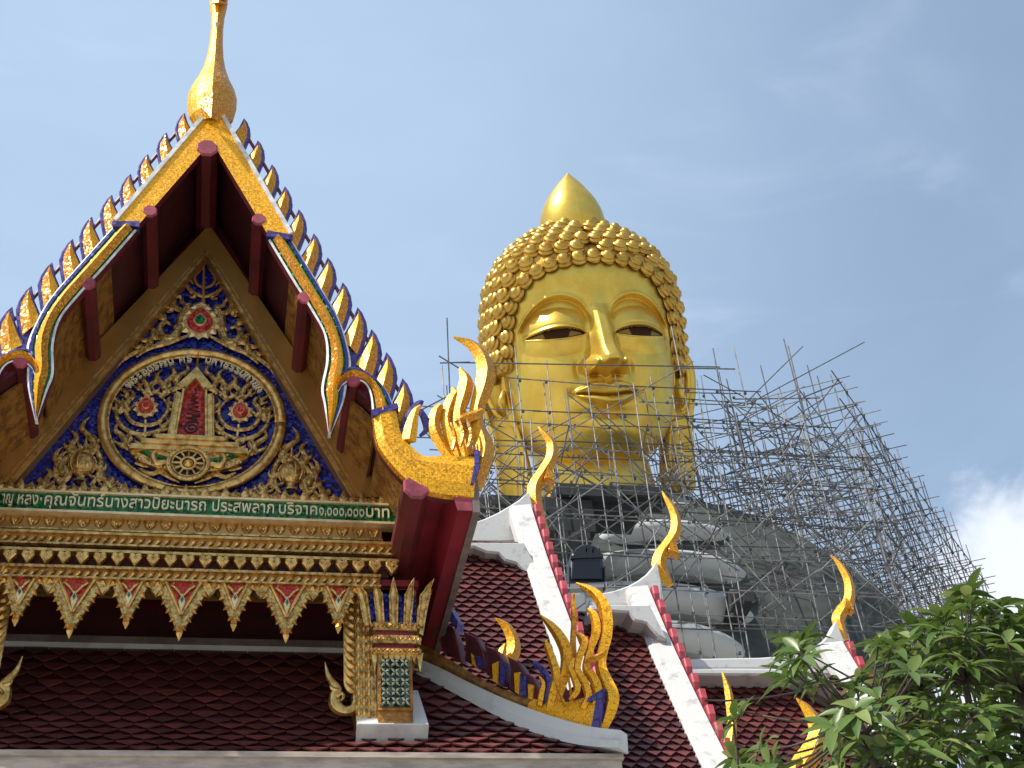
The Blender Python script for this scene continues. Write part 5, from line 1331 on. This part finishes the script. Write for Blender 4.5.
# crown outline (px): lowest y of the crown for each x
CR = [(718, 700), (726, 688), (745, 672), (758, 700), (772, 722), (779, 690), (783, 640), (797, 622), (812, 634), (826, 655), (846, 660), (862, 640), (880, 624), (905, 612), (928, 606), (945, 590), (965, 580), (985, 588), (1003, 594), (1030, 604), (1075, 612), (1150, 690)]
tries = 0
while len(tips) < 430 and tries < 12000:
    tries += 1
    x = rt.uniform(715, 1130); yt = np.interp(x, [c[0] for c in CR], [c[1] for c in CR]); y = yt+10+abs(rt.gauss(0, 1))*95 if rt.random() < .55 else rt.uniform(yt+12, 960)
    if x < 778 and (y < 706 or y > 860 or x < 730 or rt.random() < .35): continue
    if 738 < x < 782 and y < 745 and rt.random() < .8: continue
    if y > 980: continue
    # the sky and the roof show through in places
    if 806 < x < 852 and 640 < y < 700 and rt.random() < .55: continue
    if 840 < x < 872 and 650 < y < 720 and rt.random() < .5: continue
    if 776 < x < 834 and 684 < y < 800: continue
    if 818 < x < 850 and 625 < y < 690: continue
    Y = 7.6+rt.uniform(-1.0, 1.0)*min(1, (y-yt)/90+.35); p = P(x, y, Y)
    if any((p-q).length < .155 for q, _ in tips): continue
    tips.append((p, Y))
cen = P(960, 800, 7.6)
for p, Y in tips:
    ax = (p-cen).normalized()*.8+Vector((0, -.15, .75))+Vector((rt.uniform(-.4, .4), rt.uniform(-.4, .4), rt.uniform(-.2, .3))); whorl(p, ax)
lf.build('crown', tree, smooth='all', recalc=False)
# trunk, limbs and twigs
tk = MB(); forks = []
b0 = Vector((TC.x, TC.y, 0)); f0 = Vector((4.55, 7.55, 2.6)); tk.tube(spline([tuple(b0), (TC.x+.05, TC.y, 1.0), tuple(f0)], 5), [.17, .165, .16, .155, .15, .147, .144, .14, .136, .133, .13], 10, 'bark'); tk.build('trunk', tree, smooth='all')
mbb = MB(); limbs = []
for (x, y, Y) in ((740, 790, 7.4), (860, 740, 7.3), (910, 700, 7.9), (965, 680, 7.5), (1020, 690, 7.2), (1080, 760, 7.8), (880, 850, 7.0), (990, 780, 8.2), (862, 722, 7.5)):
    e = P(x, y, Y); m_ = f0.lerp(e, .5)+Vector((rt.uniform(-.15, .15), rt.uniform(-.15, .15), .15)); sp = spline([tuple(f0), tuple(m_), tuple(e)], 6); n = len(sp)
    mbb.tube(sp, [.075*(1-i/n)+.014 for i in range(n)], 7, 'bark'); limbs += [Vector(q) for q in sp[3:]]
for p, Y in tips:
    q = min(limbs, key=lambda l_: (l_-p).length); mm = q.lerp(p, .55)+Vector((0, 0, -.04)); mbb.tube([q, mm, p], [.011, .008, .005], 5, 'bark')
mbb.build('branch', tree, smooth='all')

# ================================================================== a slack cable between the hall and the tree
mb = MB(); pa, pb = P(700, 700, 17.5), P(905, 655, 12.5); pts = []
for i in range(15):
    t = i/14; q = pa.lerp(pb, t); q.z -= .35*4*t*(1-t)*.5; pts.append(q)
mb.tube(pts, .014, 6, 'black_metal'); cb = mb.build('cable', smooth='all'); cb['label'] = 'thin black cable sagging in front of the lowest red roof'; cb['category'] = 'cable'
